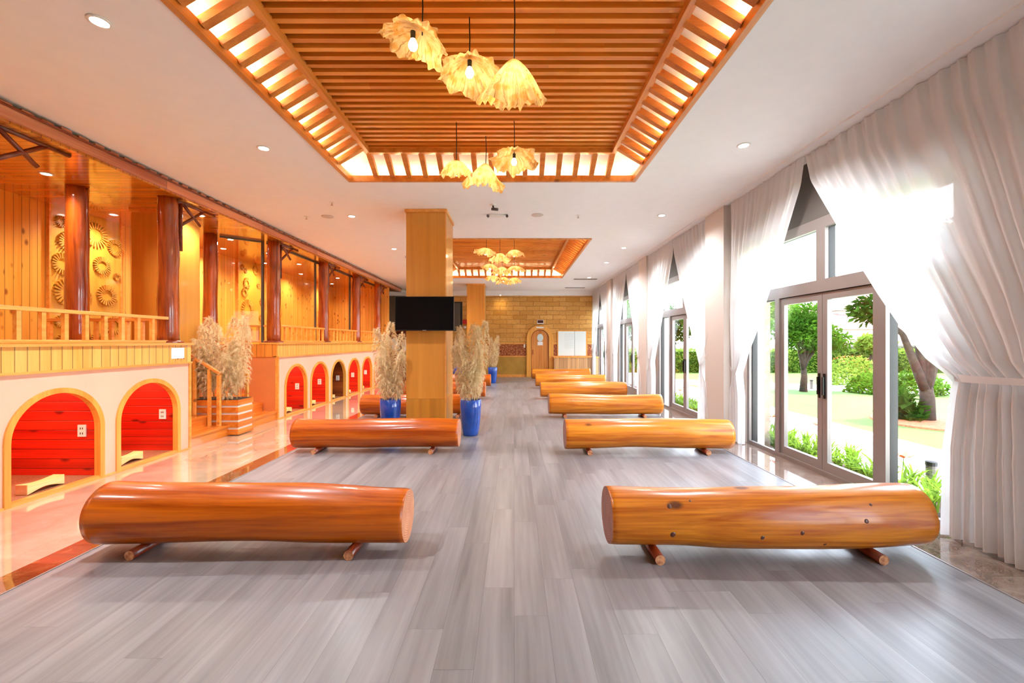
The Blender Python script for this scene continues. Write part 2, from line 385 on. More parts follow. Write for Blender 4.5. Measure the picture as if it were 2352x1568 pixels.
struct(MB().box(x0, x1, YB, YF+.2, 4.2, 4.32), 'sky_block_slab', M['white'], 'unseen slab added above the ceiling to keep out sky light', 'ceiling')  # unseen slab, added over the coffers to block the sky
struct(MB().box(-9.1, 4.0, YB-.15, YB, -.1, 4.3), 'wall_back', M['white'], 'plain white wall behind the viewer', 'wall')
struct(MB().box(-3.4, 3.6, YF, YF+.2, 0, 3.43), 'wall_front', M['brick'], 'tan stone brick wall at the far end with the arched door', 'wall')
struct(MB().box(-9.1, 3.6, YF-.12, YF+.2, 3.43, ZC), 'ceiling_soffit', M['white'], 'low white soffit over the far brick wall', 'ceiling')
struct(MB().box(-9.1, -3.4, YF, YF+.2, 0, 3.43), 'wall_bar', M['greywall'], 'dim taupe wall behind the bar counter', 'wall')
struct(MB().box(-9.2, -9.0, YB, YF+.2, -.1, 4.3), 'wall_left_outer', M['white'], 'outer left wall of the hall', 'wall')
# ---- coffers
def coffer(k, x0, x1, y0, y1, label):
    t = thing('timber_ceiling_coffer', ((x0+x1)/2, (y0+y1)/2, ZC), label, 'ceiling coffer')
    w = .05; ins = .36; zi = 3.83; xi0, xi1, yi0, yi1 = x0+ins, x1-ins, y0+ins, y1-ins
    def frame(a0, a1, b0, b1, w, z0, z1, nm, mat):
        m = MB(); m.box(a0, a0+w, b0, b1, z0, z1); m.box(a1-w, a1, b0, b1, z0, z1)
        m.box(a0+w, a1-w, b0, b0+w, z0, z1); m.box(a0+w, a1-w, b1-w, b1, z0, z1)
        return m.build(nm, mat, t)
    frame(x0, x1, y0, y1, w, ZC-.02, ZC+.055, 'outer_frame', M['cofframe'])
    frame(xi0-.02, xi1+.02, yi0-.02, yi1+.02, .06, zi, zi+.07, 'inner_frame', M['cofframe'])
    # white sloped cove, from above the lamp gap up to the inner frame
    m = MB(); za = 3.74; zb = 3.90; ox = .0
    A = [(x0+ox, y0+ox, za), (x1-ox, y0+ox, za), (x1-ox, y1-ox, za), (x0+ox, y1-ox, za)]
    B = [(xi0, yi0, zb), (xi1, yi0, zb), (xi1, yi1, zb), (xi0, yi1, zb)]
    m.add(A+B, [(0,1,5,4), (1,2,6,5), (2,3,7,6), (3,0,4,7)])
    m.build('cove_panel', M['white'], t)
    # rafters
    def rafter(a, b): 
        m = MB(); m.bar(a, b, .062, .06); m.build('rafter', M['rafter'], t, origin=tuple((Vector(a)+Vector(b))/2))
    za2 = 3.675; zb2 = 3.865
    n = int((yi1-yi0-.04)/.2047)
    for i in range(n+1):
        y = yi0+.05+i*.2047
        rafter((x0+.05, y, za2), (xi0, y, zb2)); rafter((x1-.05, y, za2), (xi1, y, zb2))
    n = int((xi1-xi0-.04)/.2047)
    for i in range(n+1):
        x = xi0+.02+i*(xi1-xi0-.04)/n
        rafter((x, y1-.05, za2), (x, yi1, zb2)); rafter((x, y0+.05, za2), (x, yi0, zb2))
    m = MB(); n = int((yi1-yi0)/.104)
    for i in range(n):
        y = yi0+.06+i*(yi1-yi0-.1)/(n-1); m.box(xi0, xi1, y-.024, y+.024, zi+.055, zi+.125)
    m.build('slat_panel', M['coffer'], t)
    MB().box(xi0-.02, xi1+.02, yi0-.02, yi1+.02, zi+.17, zi+.2).build('backing_board', M['coffer'], t)
    return t
coffer(0, *COF[0], 'large timber slatted ceiling coffer nearest, holding the big leaf lamps')
coffer(1, *COF[1], 'smaller looking timber slatted ceiling coffer beyond the square column')

# ---- left platforms
XW = -4.55; XB = -6.58; ZP = 1.48
def arch_wall(y0, y1, ztop, cs, r, zs, name, label, parent=None):
    m = MB(); ys = {y0, y1}
    for c in cs:
        for k in range(25): ys.add(round(c-r*cos(pi*k/24), 5))
    ys = sorted(ys)
    def low(y):
        for c in cs:
            if abs(y-c) < r-1e-4: return zs+sqrt(max(0, r*r-(y-c)**2)), 1
        return 0, 0
    for a, b in zip(ys, ys[1:]):
        mid = (a+b)/2; inside = any(abs(mid-c) < r for c in cs)
        def zl(y):
            if not inside: return 0.0
            c = min(cs, key=lambda q: abs(q-mid)); return zs+sqrt(max(0, r*r-(y-c)**2))
        za, zb = zl(a), zl(b)
        m.add([(XW,a,za),(XW,b,zb),(XW,b,ztop),(XW,a,ztop),(XW-.05,a,za),(XW-.05,b,zb),(XW-.05,b,ztop),(XW-.05,a,ztop)],
              [(0,1,2,3),(7,6,5,4),(0,4,5,1)])
    return struct(m, name, M['plaster'], label, 'wall', parent)
def casing(mb, c, r, zs, w=.052):
    P = []; rin, rout = r, r+w
    pts = [(c-1, 0)]+[(None, k) for k in range(29)]+[(c+1, 0)]
    sec = []
    for i, p in enumerate(pts):
        if p[0] is not None: sy = -1 if p[0] < c else 1; a, b = (c+sy*rin, .0), (c+sy*rout, .0)
        else:
            t = pi*p[1]/28; a = (c-rin*cos(t), zs+rin*sin(t)); b = (c-rout*cos(t), zs+rout*sin(t))
        sec.append([(XW-.05, a[0], a[1]), (XW+.018, a[0], a[1]), (XW+.018, b[0], b[1]), (XW-.005, b[0], b[1])])
    return mb.grid([list(x) for x in zip(*sec)])
NICHE1 = [3.185, 4.26, 5.335]; NICHE2 = [8.91+1.072*i for i in range(6)]
AR, AZ = .415, .57
arch_wall(YB, 5.99, 1.205, [2.11]+NICHE1, AR+.02, AZ, 'wall_left', 'plaster wall tinted peach for warm light, with round arches under the near platform')
arch_wall(8.21, 15.5, 1.205, NICHE2, AR+.02, AZ, 'wall_left_far', 'plaster wall tinted peach for warm light, with round arches under the far platform')
def niche_fill(y):  # warm fill lamp added in each red niche to brighten the boards
    l = bpy.data.lights.new('niche_fill_light', 'AREA'); l.energy = NFILL; l.color = (1, .5, .3); l.shape = 'RECTANGLE'; l.size = .9; l.size_y = .4
    o = bpy.data.objects.new('niche_fill_light', l); COL.objects.link(o); o.location = (-5.2, y-.05, 1.08); o.rotation_euler = (radians(0), radians(0), 0)
ND = ['nearest, cut by the frame', 'with the block pillow close to the viewer', 'just left of the little stairs']
NF = ['first right of the stairs', 'second right of the stairs', 'unlit brown one, third right of the stairs', 'fourth right of the stairs', 'fifth right of the stairs', 'last one, behind the left pampas pot']
def niche(c, label, lit=True):
    t = thing('arched_niche', (XW, c, 0), label, 'niche', 'arched niches under the platforms')
    casing(MB(), c, AR, AZ).build('arch_casing', M['arch'], t)
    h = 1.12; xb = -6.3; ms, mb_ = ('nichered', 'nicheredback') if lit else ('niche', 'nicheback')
    MB().box(xb, XW-.05, c+AR+.02, c+AR+.05, 0, h).build('side_wall', M[ms], t)
    MB().box(xb, XW-.05, c-AR-.05, c-AR-.02, 0, h).build('side_wall', M[ms], t)
    MB().box(xb-.03, xb, c-AR-.05, c+AR+.05, 0, h).build('back_wall', M[mb_], t)
    MB().box(xb, XW-.05, c-AR-.05, c+AR+.05, h, h+.03).build('top_board', M[ms], t)
    MB().box(xb, XW-.06, c-AR-.03, c+AR+.03, 0, .03).build('floor_mat', M['cork'], t)
    MB().box(XW-.05, XW+.01, c-AR-.02, c+AR+.02, 0, .035).build('threshold', M['trim'], t)
    if lit: niche_fill(c)
    return t
ORD = ['leftmost, cut by the frame', 'second from the left edge', 'third, just before the stairs']
for i, c in enumerate(NICHE1): niche(c, 'red painted arched wooden niche under the near platform, '+['out at the edge of view', 'closest full one', 'beside the stairs'][i])
for i, c in enumerate(NICHE2): niche(c, ('brown unlit' if i == 2 else 'red painted')+' arched wooden niche under the far platform, '+['first', 'second', 'third', 'fourth', 'fifth', 'sixth'][i]+' past the stairs', i != 2)
# outlets and block pillows
def outlet(y, lab):
    x = XW-.2
    t = thing('power_outlet', (x, y, .52), lab, 'outlet', 'power outlets in the niches')
    MB().box(x-.043, x+.043, y-.012, y, .455, .585).build('cover_plate', M['whitep'], t)
    m = MB()
    for dz in (-.03, .025):
        for dx in (-.012, .012): m.box(x+dx-.004, x+dx+.004, y-.014, y-.011, .52+dz-.01, .52+dz+.012)
    m.build('socket_slots', M['black'], t)
    return t
names = {0: 'in the near platform niche at the picture edge', 1: 'in the closest full red niche', 2: 'in the red niche beside the stairs'}
for i, c in enumerate(NICHE1): 
    if i: outlet(c+AR+.02, 'white power outlet '+names[i])
for i, c in enumerate(NICHE2): outlet(c+AR+.02, 'white power outlet in the '+['first', 'second', 'third, unlit', 'fourth', 'fifth', 'sixth'][i]+' niche past the stairs')
def pillow(y, lab, ln=.34):
    t = MB(); n = 12; x0, x1 = XW-.22, XW-.1; rows_t = []; rows_b = []
    for i in range(n+1):
        u = i/n; yy = y-ln/2+ln*u; b = .03+.045*sin(pi*u)**1.3*.8; top = .03+.10-.02*sin(pi*u)
        rows_t.append(top); rows_b.append(b)
        t.v += [(x0, yy, b), (x1, yy, b), (x1, yy, top), (x0, yy, top)]
    for i in range(n):
        a = i*4
        for k in range(4): t.face((a+k, a+(k+1) % 4, a+4+(k+1) % 4, a+4+k))
    t.face((3, 2, 1, 0)); e = n*4; t.face((e, e+1, e+2, e+3))
    o = t.build('block_pillow', M['creamwood'], origin=((x0+x1)/2, y, .03), bevel=.006)
    return tag(o, lab, 'headrest', 'wooden block pillows in the niches')
pillow(4.245, 'carved pine block pillow on the mat of the closest full red niche')
pillow(5.20, 'carved pine block pillow on the mat of the niche beside the stairs', .3)
for i, c in enumerate(NICHE2): pillow(c-.13, 'carved pine block pillow in the '+['first', 'second', 'third, unlit', 'fourth', 'fifth', 'sixth'][i]+' niche past the stairs', .3)

def platform(y0, y1, lab, stair_side):
    t = thing('raised_platform', (XW, (y0+y1)/2, 0), lab, 'platform')
    MB().box(XW-.08, XW+.012, y0, y1, 1.215, 1.45).build('cladding', M['band'], t)
    MB().box(XW-.08, XW+.03, y0-.01, y1+.01, 1.195, 1.218).build('lower_trim', M['trim'], t)
    MB().box(XW-.35, XW+.04, y0-.02, y1+.02, 1.45, ZP).build('cap_board', M['trim'], t)
    MB().box(XB, XW-.08, y0+.02, y1-.02, 1.38, 1.45).build('deck', M['soffit'], t)
    ys = y1 if stair_side == 'far' else y0
    sg = -1 if stair_side == 'far' else 1
    a, b = sorted((ys, ys+sg*.05))
    MB().box(XB, XW-.02, a, b, 0, 1.2).build('side_wall', M['plasterside'], t)
    MB().box(XB, XW-.02, a-.01, b+.01, 1.2, 1.45).build('side_cladding', M['bandx'], t)
    MB().box(XW-.04, XW+.012, *sorted((ys-sg*.012, ys+sg*.03)), 0, 1.2).build('corner_trim', M['trim'], t)
    m = MB(); m.box(XW-.01, XW+.015, y0, y1, 0, .02); m.build('base_trim', M['trim'], t)
platform(YB, 5.99, 'near raised platform with pine cladding over two red niches', 'far')
platform(8.21, 15.5, 'far raised platform with pine cladding past the little stairs', 'near')

# back wall, soffit, fascia
struct(MB().box(XB-.15, XB, YB, 15.6, 0, ZC), 'wall_platform_back', M['knotty'], 'knotty pine board wall at the back of the platforms', 'wall')
struct(MB().box(XB, XW-.02, 15.5, 15.62, 0, ZC), 'wall_platform_end', M['knottyx'], 'pine board end wall of the far platform', 'wall')
struct(MB().box(XB, -4.52, YB, 16.4, 3.45, 3.5), 'ceiling_platform', M['soffit'], 'glossy varnished board ceiling over the raised platforms', 'ceiling')
# canopy edge
t = thing('timber_eave', (-4.5, 8, 3.5), 'long timber eave with roof edge running above the platforms', 'eave')
MB().box(-4.54, -4.485, YB, 16.95, 3.475, 3.575).build('fascia_board', M['fascia'], t)
MB().box(-4.56, -4.46, YB, 17.0, 3.575, 3.592).build('roof_edge', M['brace'], t)
m = MB(); y = YB
rr = random.Random(3)
while y < 16.9: m.box(-4.55, -4.455, y, y+.10, 3.592, 3.604+rr.random()*.012); y += .17
m.build('tile_tips', M['fascia'], t)['kind'] = 'stuff'
m = MB(); m.add([(-4.5,15.4,3.47),(-4.5,16.95,3.47),(-5.9,16.4,3.47),(-6.4,15.4,3.47),(-4.5,15.4,3.5),(-4.5,16.95,3.5),(-5.9,16.4,3.5),(-6.4,15.4,3.5)],[(0,1,2,3),(7,6,5,4),(0,4,5,1),(1,5,6,2),(2,6,7,3),(3,7,4,0)])
m.build('end_soffit', M['brace'], t)

# timber posts
def wobble_post(name, x, y, z0, z1, r, lab, brace=True, group=None, seed=0):
    t = thing(name, (x, y, z0), lab, 'post', group)
    m = MB(); m.smooth = True; n = 14; P = []; rad = []
    for i in range(n+1):
        z = z0+.02+(z1-z0-.02)*i/n
        P.append((x+.004*sin(seed+i*.7), y+.004*cos(seed*2+i*.6), z)); rad.append(r*(1.04-.09*i/n+.03*sin(seed*3+i*1.3)))
    m.tube(P, rad, 20); m.build('shaft', M['post'], t, origin=(x, y, z0))
    MB().lathe((x, y, z0), [(r*1.45, 0), (r*1.45, .02), (r*1.2, .035)], 20).build('base_plate', M['brace'], t)
    if brace:
        yb = y+r+.02; xx = x+.06
        def st(a, b, w=.045):
            m = MB(); m.smooth = True; m.tube([a, b], w/2, 8); m.build('brace', M['brace'], t)
        st((xx, yb, 2.76), (xx, yb, 3.46)); st((xx, yb-.05, 3.44), (xx, yb+.66, 3.44), .05)
        st((xx, yb, 3.12), (xx, yb+.46, 3.45)); st((xx, yb+.02, 3.44), (xx, yb+.36, 3.2))
    return t
PY = [3.66, 5.81, 8.36, 10.54, 12.72, 14.7]
pl = ['at the near platform, beyond the picture edge', 'tall red-brown timber post on the near platform corner beside the stairs', 'red-brown timber post right of the stairs, first on the far platform',
      'second red-brown timber post along the far platform', 'third red-brown timber post along the far platform', 'last thin-looking timber post at the end of the far platform']
for i, y in enumerate(PY): wobble_post('timber_post', -4.71, y, ZP, 3.45, .12, 'red-brown timber post '+pl[i] if i == 0 else pl[i], True, 'posts along the platform edge', i)
wobble_post('timber_post', -5.53, 5.4, 1.45, 3.45, .115, 'dark knotty timber post standing behind the near platform railing', False, None, 9)
wobble_post('timber_post', -5.53, 7.77, 0, 3.45, .115, 'dark timber post rising behind the stair pampas grass', False, None, 12)
# box pillar by the stairs
t = thing('square_pillar', (-5.36, 6.6, 0), 'wide pale wood clad pillar between near platform and stairs', 'pillar', kind='thing')
MB().box(-5.63, -5.10, 6.27, 6.92, 0, 3.43).build('cladding', M['column'], t, bevel=.004)
MB().box(-5.65, -5.08, 6.25, 6.94, 3.40, 3.45).build('top_trim', M['trim'], t)

# railings
def railing(pts, lab, step=.2128, y_first=None, zr=1.83, x=-4.65):
    (xa, ya), (xb, yb) = pts; L = sqrt((xb-xa)**2+(yb-ya)**2); mat = M['rail'] if abs(yb-ya) > abs(xb-xa) else M['railx']
    t = thing('railing', ((xa+xb)/2, (ya+yb)/2, ZP), lab, 'railing')
    MB().bar((xa, ya, zr-.02), (xb, yb, zr-.02), .06, .04).build('top_rail', mat, t, bevel=.006)
    MB().bar((xa, ya, ZP+.02), (xb, yb, ZP+.02), .06, .035).build('bottom_rail', mat, t, bevel=.005)
    s = y_first if y_first is not None else step*.6
    while s < L-.04:
        px, py = xa+(xb-xa)*s/L, ya+(yb-ya)*s/L
        MB().box(px-.02, px+.02, py-.02, py+.02, ZP+.035, zr-.035).build('baluster', M['rail'], t)
        s += step
    return t
railing([(-4.65, .4), (-4.65, 5.71)], 'low pine railing along the front of the near platform', y_first=3.99-.4-.2128*16)
railing([(-4.8, 5.9), (-6.5, 5.9)], 'pine railing across the end of the near platform by the stairs', zr=1.82)
railing([(-4.65, 8.47), (-4.65, 10.43)], 'pine railing between first and second post of far platform', y_first=.19)
railing([(-4.65, 10.65), (-4.65, 12.6)], 'pine railing between second and third post of far platform')
railing([(-4.65, 12.83), (-4.65, 14.6)], 'pine railing between third and last post of far platform')
railing([(-4.8, 8.3), (-5.5, 8.28)], 'short pine railing on the far platform facing the stairs', step=.3, zr=1.82)

# glass partitions
def glasswall(a, b, lab, n=1):
    t = thing('glass_partition', ((a[0]+b[0])/2, (a[1]+b[1])/2, ZP), lab, 'glass partition')
    for i in range(n):
        p = [a[k]+(b[k]-a[k])*i/n for k in (0, 1)]; q = [a[k]+(b[k]-a[k])*(i+1)/n for k in (0, 1)]
        MB().bar((p[0], p[1], 2.46), (q[0], q[1], 2.46), .012, 1.94).build('glass_pane', M['glassin'], t)
        MB().box(q[0]-.02, q[0]+.02, q[1]-.04, q[1], ZP, 3.45).build('mullion', M['aludark'], t)
    MB().bar((a[0], a[1], 3.43), (b[0], b[1], 3.43), .04, .03).build('head_rail', M['aludark'], t)
glasswall((-5.42, 7.85), (-4.88, 8.3), 'short angled glass pane behind the stair pampas grass')
glasswall((-4.86, 8.40), (-4.86, 10.44), 'glass pane between first and second post of the far platform')
glasswall((-4.86, 10.44), (-4.86, 12.62), 'glass pane between second and third post of the far platform')
glasswall((-4.86, 12.62), (-4.86, 15.4), 'glass pane past the third post of the far platform')

# carved panels
def carved_panel(y0, y1, ros, lab):
    t = thing('carved_wall_panel', (XB+.02, (y0+y1)/2, 2.5), lab, 'wall panel')
    MB().box(XB, XB+.03, y0, y1, 1.45, 3.45).build('panel_board', M['gold'], t)
    for yy in (y0, y1): MB().box(XB, XB+.045, yy-.012, yy+.012, 1.45, 3.45).build('edge_strip', M['trim'], t)
    for (y, z, r) in ros:
        m = MB(); x = XB+.03; n = 22 if r > .1 else 16
        for k in range(n):
            a = 2*pi*k/n; ca, sa = cos(a), sin(a); w = r*.075
            m.bar((x+.006, y+ca*r*.52, z+sa*r*.52), (x+.014, y+ca*r, z+sa*r), w*1.5, .034, up=(1, 0, 0))
        m.build('sunburst_carving', M['golddk'], t)
def px2(x, y, X=XB): Y = X*980/(x-1181); return (Y, 1.5+(784-y)*Y/980)
A = [(133.5,509,.085),(151,556,.15),(138,606,.16),(149,671,.2),(133,738,.09),(214,540,.19),(258,569,.13),(228,610,.14),(263,636,.065),(239,678,.165),(256,748,.15),(218,782,.12),(198,680,.06),(140,780,.1)]
carved_panel(6.01, 7.10, [(*px2(a, b), r) for a, b, r in A], 'gold carved sunburst panel behind the near platform railing')
A = [(553,614,.07),(563,650,.13),(558,672,.11),(565,710,.24),(600,694,.13),(584,620,.12),(560,622,.06),(597,730,.1),(590,655,.07),(570,760,.14)]
carved_panel(10.12, 11.23, [(*px2(a, b), r) for a, b, r in A], 'gold carved sunburst panel seen through the glass')

# stairs in the gap
ts = thing('staircase', (-4.6, 7.1, 0), 'little pine staircase rising between the two platforms', 'stairs')
for i in range(7):
    x = XW-.02-.27*i; z = .17*(i+1)
    MB().box(XB+.01, x, 6.0, 8.2, z-.17, z-.03).build('riser', M['stepw'], ts)
    MB().box(XB+.01, x+.02, 6.0, 8.2, z-.03, z).build('tread', M['stepw'], ts)
def stair_rail(y, lab):
    t = thing('stair_railing', (-4.65, y, .17), lab, 'railing')
    MB().box(-4.675, -4.625, y-.025, y+.025, .17, .97).build('newel_post', M['rail'], t, bevel=.004)
    s = .63; x2 = -5.9
    MB().bar((-4.62, y, .985), (x2, y, .985+s*(-4.62-x2)), .06, .04).build('handrail', M['railx'], t, bevel=.005)
    for i in range(5):
        x = -4.80-.235*i; zb = .17*(1+int((-4.57-x)/.27)); MB().box(x-.02, x+.02, y-.02, y+.02, zb, .97+s*(-4.65-x)).build('baluster', M['rail'], t)
stair_rail(6.72, 'pine stair railing left of the stair planter box')
stair_rail(7.42, 'pine stair railing right of the stair planter box')
# ------------------------------------------------------------------ square columns
def column(x0, x1, y0, y1, lab, lowmat=True):
    t = thing('square_column', ((x0+x1)/2, (y0+y1)/2, 0), lab, 'column', kind='thing')
    MB().box(x0, x1, y0, y1, .58, ZC-.03).build('veneer_cladding', M['column'], t)
    MB().box(x0, x1, y0, y1, 0, .578).build('base_panel', M['columnlow'], t)
    MB().box(x0-.02, x1+.02, y0-.02, y1+.02, ZC-.05, ZC-.001).build('top_trim', M['trim'], t)
    MB().box(x1-.015, x1+.004, y0-.004, y0+.012, 0, ZC-.05).build('corner_bead', M['trim'], t)
    return t
column(-1.74, -1.10, 6.87, 7.65, 'nearest square wood clad column carrying the televisions')
column(-1.74, -1.10, 15.72, 16.45, 'farther square wood clad column behind the pampas plumes')

# televisions
def tv(x, y, z, face, lab):
    t = thing('television', (x, y, z), lab, 'television', 'televisions on the near column')
    s = -1 if face == 'front' else 1   # screen direction
    m = MB(); m.box(x-.46, x+.46, *sorted((y, y-s*.035)), z-.268, z+.268); m.build('housing', M['black'], t, bevel=.004)
    MB().box(x-.45, x+.45, *sorted((y+s*.001, y+s*.003)), z-.25, z+.26).build('screen', M['screen'], t)
    m = MB(); m.box(x-.42, x+.42, *sorted((y-s*.035, y-s*.05)), z-.25, z+.24)
    m.build('back_cover', M['tvback'], t, bevel=.004)
    MB().box(x-.2, x+.2, *sorted((y-s*.05, y-s*.075)), z-.18, z+.02).build('port_box', M['tvback'], t)
    MB().box(x-.1, x+.1, *sorted((y-s*.075, y-s*.20)), z-.05, z+.05).build('wall_mount', M['aludark'], t)
    MB().box(x-.03, x+.03, *sorted((y+s*.002, y+s*.006)), z-.266, z-.256).build('logo_plate', M['chrome'], t)
    return t
tv(-1.40, 6.66, 1.935, 'front', 'black flat television facing the viewer on the near column')
tv(-1.41, 7.86, 1.96, 'back', 'grey backed television sticking out behind the near column')

# ------------------------------------------------------------------ log benches
def bench(x0, x1, yc, r0, r1, lab, seed, red, knots=()):
    """x0 left end, r0 left radius, r1 right radius"""
    rs = .034; xc = (x0+x1)/2
    t = thing('log_bench', (xc, yc, 0), lab, 'bench', 'varnished log benches in two rows')
    m = MB(); m.smooth = True; n = 56; na = 44; o = (xc, yc, rs*2-.012+(r0+r1)/2)
    for i in range(n+1):
        u = i/n; x = x0+(x1-x0)*u; r = r0+(r1-r0)*u
        r *= 1+.022*sin(seed*2.1+u*7)+.012*sin(seed+u*15)
        if i in (0, n): r *= .985
        dz = .010*sin(seed*1.3+u*5); dy = .012*sin(seed*.7+u*4+1)
        zc = rs*2-.012+(r0+(r1-r0)*u)
        for k in range(na):
            a = 2*pi*k/na
            nz = mn.noise(Vector((x*1.6+seed*5, cos(a)*1.1, sin(a)*1.1)))*.03+mn.noise(Vector((x*4+seed, cos(a)*2, sin(a)*2)))*.012
            q = r*(1+nz)
            m.v.append((x+(.012*cos(a) if i in (0, n) else 0)*0, yc+dy+q*cos(a), zc+dz+q*sin(a)))
    for i in range(n):
        for k in range(na):
            a = i*na+k; b = i*na+(k+1) % na; m.face((a, a+na, b+na, b))
    m.smooth = False; m.mat = 1
    m.face(tuple(range(na))); m.face(tuple(n*na+k for k in reversed(range(na))))
    m.build('log', [M['logred' if red else 'log'], M['end' if red else 'endshade']], t, origin=o)
    # modelled knot bosses on the visible side
    for (u, a, s) in knots:
        x = x0+(x1-x0)*u; r = (r0+(r1-r0)*u); zc = rs*2-.012+r
        r *= 1+.022*sin(seed*2.1+u*7)+.012*sin(seed+u*15)
        nz = mn.noise(Vector((x*1.6+seed*5, cos(a)*1.1, sin(a)*1.1)))*.03+mn.noise(Vector((x*4+seed, cos(a)*2, sin(a)*2)))*.012
        q = r*(1+nz)-.004; dz = .010*sin(seed*1.3+u*5); dy = .012*sin(seed*.7+u*4+1)
        c = Vector((x, yc+dy+q*cos(a), zc+dz+q*sin(a))); nrm = Vector((0, cos(a), sin(a)))
        k = MB(); k.smooth = True; k.tube([c-nrm*.004, c+nrm*.003, c+nrm*.0062], [s*1.25, s*1.2, s*.6], 14)
        k.build('knot', M['knotm'], t, origin=tuple(c))
    for xx in (x0+.315, x1-.36):
        f = MB(); f.smooth = True; f.tube([(xx, yc-.19, rs), (xx, yc+.19, rs)], rs, 18, cap=False)
        f.smooth = False; f.mat = 1; N_ = 18; f.face(tuple(range(N_))); f.face(tuple(N_+k for k in reversed(range(N_))))
        f.build('foot', [M['foot'], M['footend']], t, origin=(xx, yc, rs))
    return t
M['knotm'] = plain('knot_wood', C(92, 44, 26), .35, coat=.4)
RY = [3.06, 5.80, 8.52, 11.2, 13.75, 16.45]
od = ['second', 'third', 'fourth', 'fifth', 'sixth']
for i, y in enumerate(RY):
    kn = [(.16, 4.15+pi/12*.0, .016)] if 0 else ()
    if i == 0:
        bench(.665, 2.84, 3.05, .197, .212, 'nearest honey coloured knotty log bench beside the windows', 1.7, False,
              [(.185, radians(196), .017), (.18, radians(140), .014), (.455, radians(196), .013), (.575, radians(187), .013), (.77, radians(168), .013), (.655, radians(215), .011), (.25, radians(128), .008), (.80, radians(140), .009)])
    else:
        bench(.685, 2.92, y, .197, .193, 'honey coloured log bench, %s from the front in the window side row' % od[i-1], 2.3+i*1.9, False)
bench(-2.95, -.775, 3.11, .214, .184, 'nearest red-brown glossy log bench over the marble border strip', 4.2, True)
bench(-2.98, -.75, 5.85, .195, .19, 'red-brown log bench standing in front of the television column', 7.7, True)
for i, y in enumerate(RY[2:5]): bench(-3.02, -.75, y, .197, .193, 'red-brown log bench, %s from the front in the walkway side row' % od[i+1], 3.1+i*2.3, True)

# ------------------------------------------------------------------ pampas grass
def plume_mesh(seed, L=.8, rad=.1, n=60, stem=.2):
    """a stem with drooping branchlets, each carrying a tuft of fine strands"""
    rr = random.Random(seed); m = MB(); st = MB(); bend = rr.uniform(.03, .09)
    def ax(t): return Vector((bend*t*t, 0, stem+L*t))
    for i in range(n):
        t = (i+rr.random())/n; a = i*2.4+rr.uniform(-.4, .4); p = ax(t); out = Vector((cos(a), sin(a), 0))
        env = rad*min(1, t/.18+.25)**.8*min(1, (1-t)/.4+.12)**.7; ln = rr.uniform(.13, .2)*(1-.45*t)
        def br(u): return p+out*env*(u**.75)+Vector((0, 0, ln*(1.0*u-.75*u**2.2)))
        for k in range(64):
            u = rr.random()**.7; q = br(u); d = (br(min(1, u+.1))-br(max(0, u-.1))).normalized()
            f = Vector((rr.gauss(0, 1), rr.gauss(0, 1), rr.gauss(0, 1)-.5)).normalized()
            e = rr.uniform(.025, .055); w = rr.uniform(.0013, .0027); sd = d.cross(f).normalized()*w
            q1 = q+(d*.8+f*.35)*e*.6; q2 = q1+(d*.5+f*.6)*e*.6-Vector((0, 0, .012))
            m.grid([[q-sd*.6, q+sd*.6], [q1-sd, q1+sd], [q2-sd*.2, q2+sd*.2]])
    P = [Vector((0, 0, 0))]+[ax(t/4) for t in range(0, 5)]
    st.tube(P, [.0045, .004, .0035, .003, .0025, .0015], 5)
    a = m.build('plume', M['plume']); b = st.build('stem', M['stem']); b.parent = a
    return a
PL = [plume_mesh(s, L, r, n, st) for s, L, r, n, st in [(1,.95,.095,84,.16), (2,.82,.09,74,.10), (3,1.0,.095,86,.22), (4,.70,.09,64,.06)]]
def put_plume(par, k, x, y, z, rz, tilt=0.0, sc=1.0):
    o = PL[k].copy(); COL.objects.link(o); o.parent = par; o.location = (x, y, z); o.rotation_euler = (0, tilt, rz); o.scale = (sc,)*3
    s = [c for c in PL[k].children][0].copy(); COL.objects.link(s); s.parent = o
    return o
def pot(x, y, r, h, lab, spread, seed, full=True):
    t = thing('potted_pampas_grass', (x, y, 0), lab, 'plant', 'pampas grass in blue pots')
    m = MB(); m.smooth = True
    m.lathe((x, y, 0), [(r*.66, 0), (r*.72, .015), (r*.83, h*.2), (r*.92, h*.45), (r*.985, h*.75), (r, h), (r*.97, h+.004), (r*.93, h-.004), (r*.92, h-.05)], 40)
    m.build('pot', M['blue'], t, origin=(x, y, 0))
    MB().lathe((x, y, h-.06), [(r*.92, 0), (r*.9, .01)], 24).build('soil', M['soil'], t)
    rr = random.Random(seed)
    for (k, a, d, tl, dz) in spread:
        put_plume(t, k, d*cos(a)*.9, d*sin(a)*.9, h-.08+dz, a, tl*.55, 1.0)
    return t
sp = [(2,0.2,.12,.13,.10),(0,1.4,.1,.07,.16),(2,2.5,.12,.14,.02),(0,3.6,.11,.12,-.02),(3,4.4,.12,.2,-.02),(1,5.3,.12,.17,.0),(3,0.9,.1,.22,.0),(1,3.0,.1,.2,-.02),(0,5.9,.08,.05,.12)]
pot(-.70, 6.86, .17, .57, 'blue pot of tall pampas grass right of the near column', sp, 1)
sp2 = [(2,3.4,.1,.12,-.02),(0,0.1,.1,.10,.02),(2,1.8,.08,.03,.08),(1,4.5,.12,.15,-.02),(1,5.6,.12,.20,-.06),(3,2.8,.12,.2,0),(3,0.7,.12,.18,0),(0,4.0,.05,.03,.0)]
pot(-2.0, 6.9, .168, .57, 'blue pot of pampas grass left of the near column', sp2, 2)
sp3 = [(2,0.0,.1,.09,-.02),(0,2.0,.1,.05,.02),(1,3.3,.1,.14,0),(1,4.8,.1,.1,0),(3,1,.1,.15,0),(0,5.6,.1,.1,.0)]
pot(-.78, 15.45, .17, .57, 'far blue pot of pampas grass right of the second column', sp3, 3)
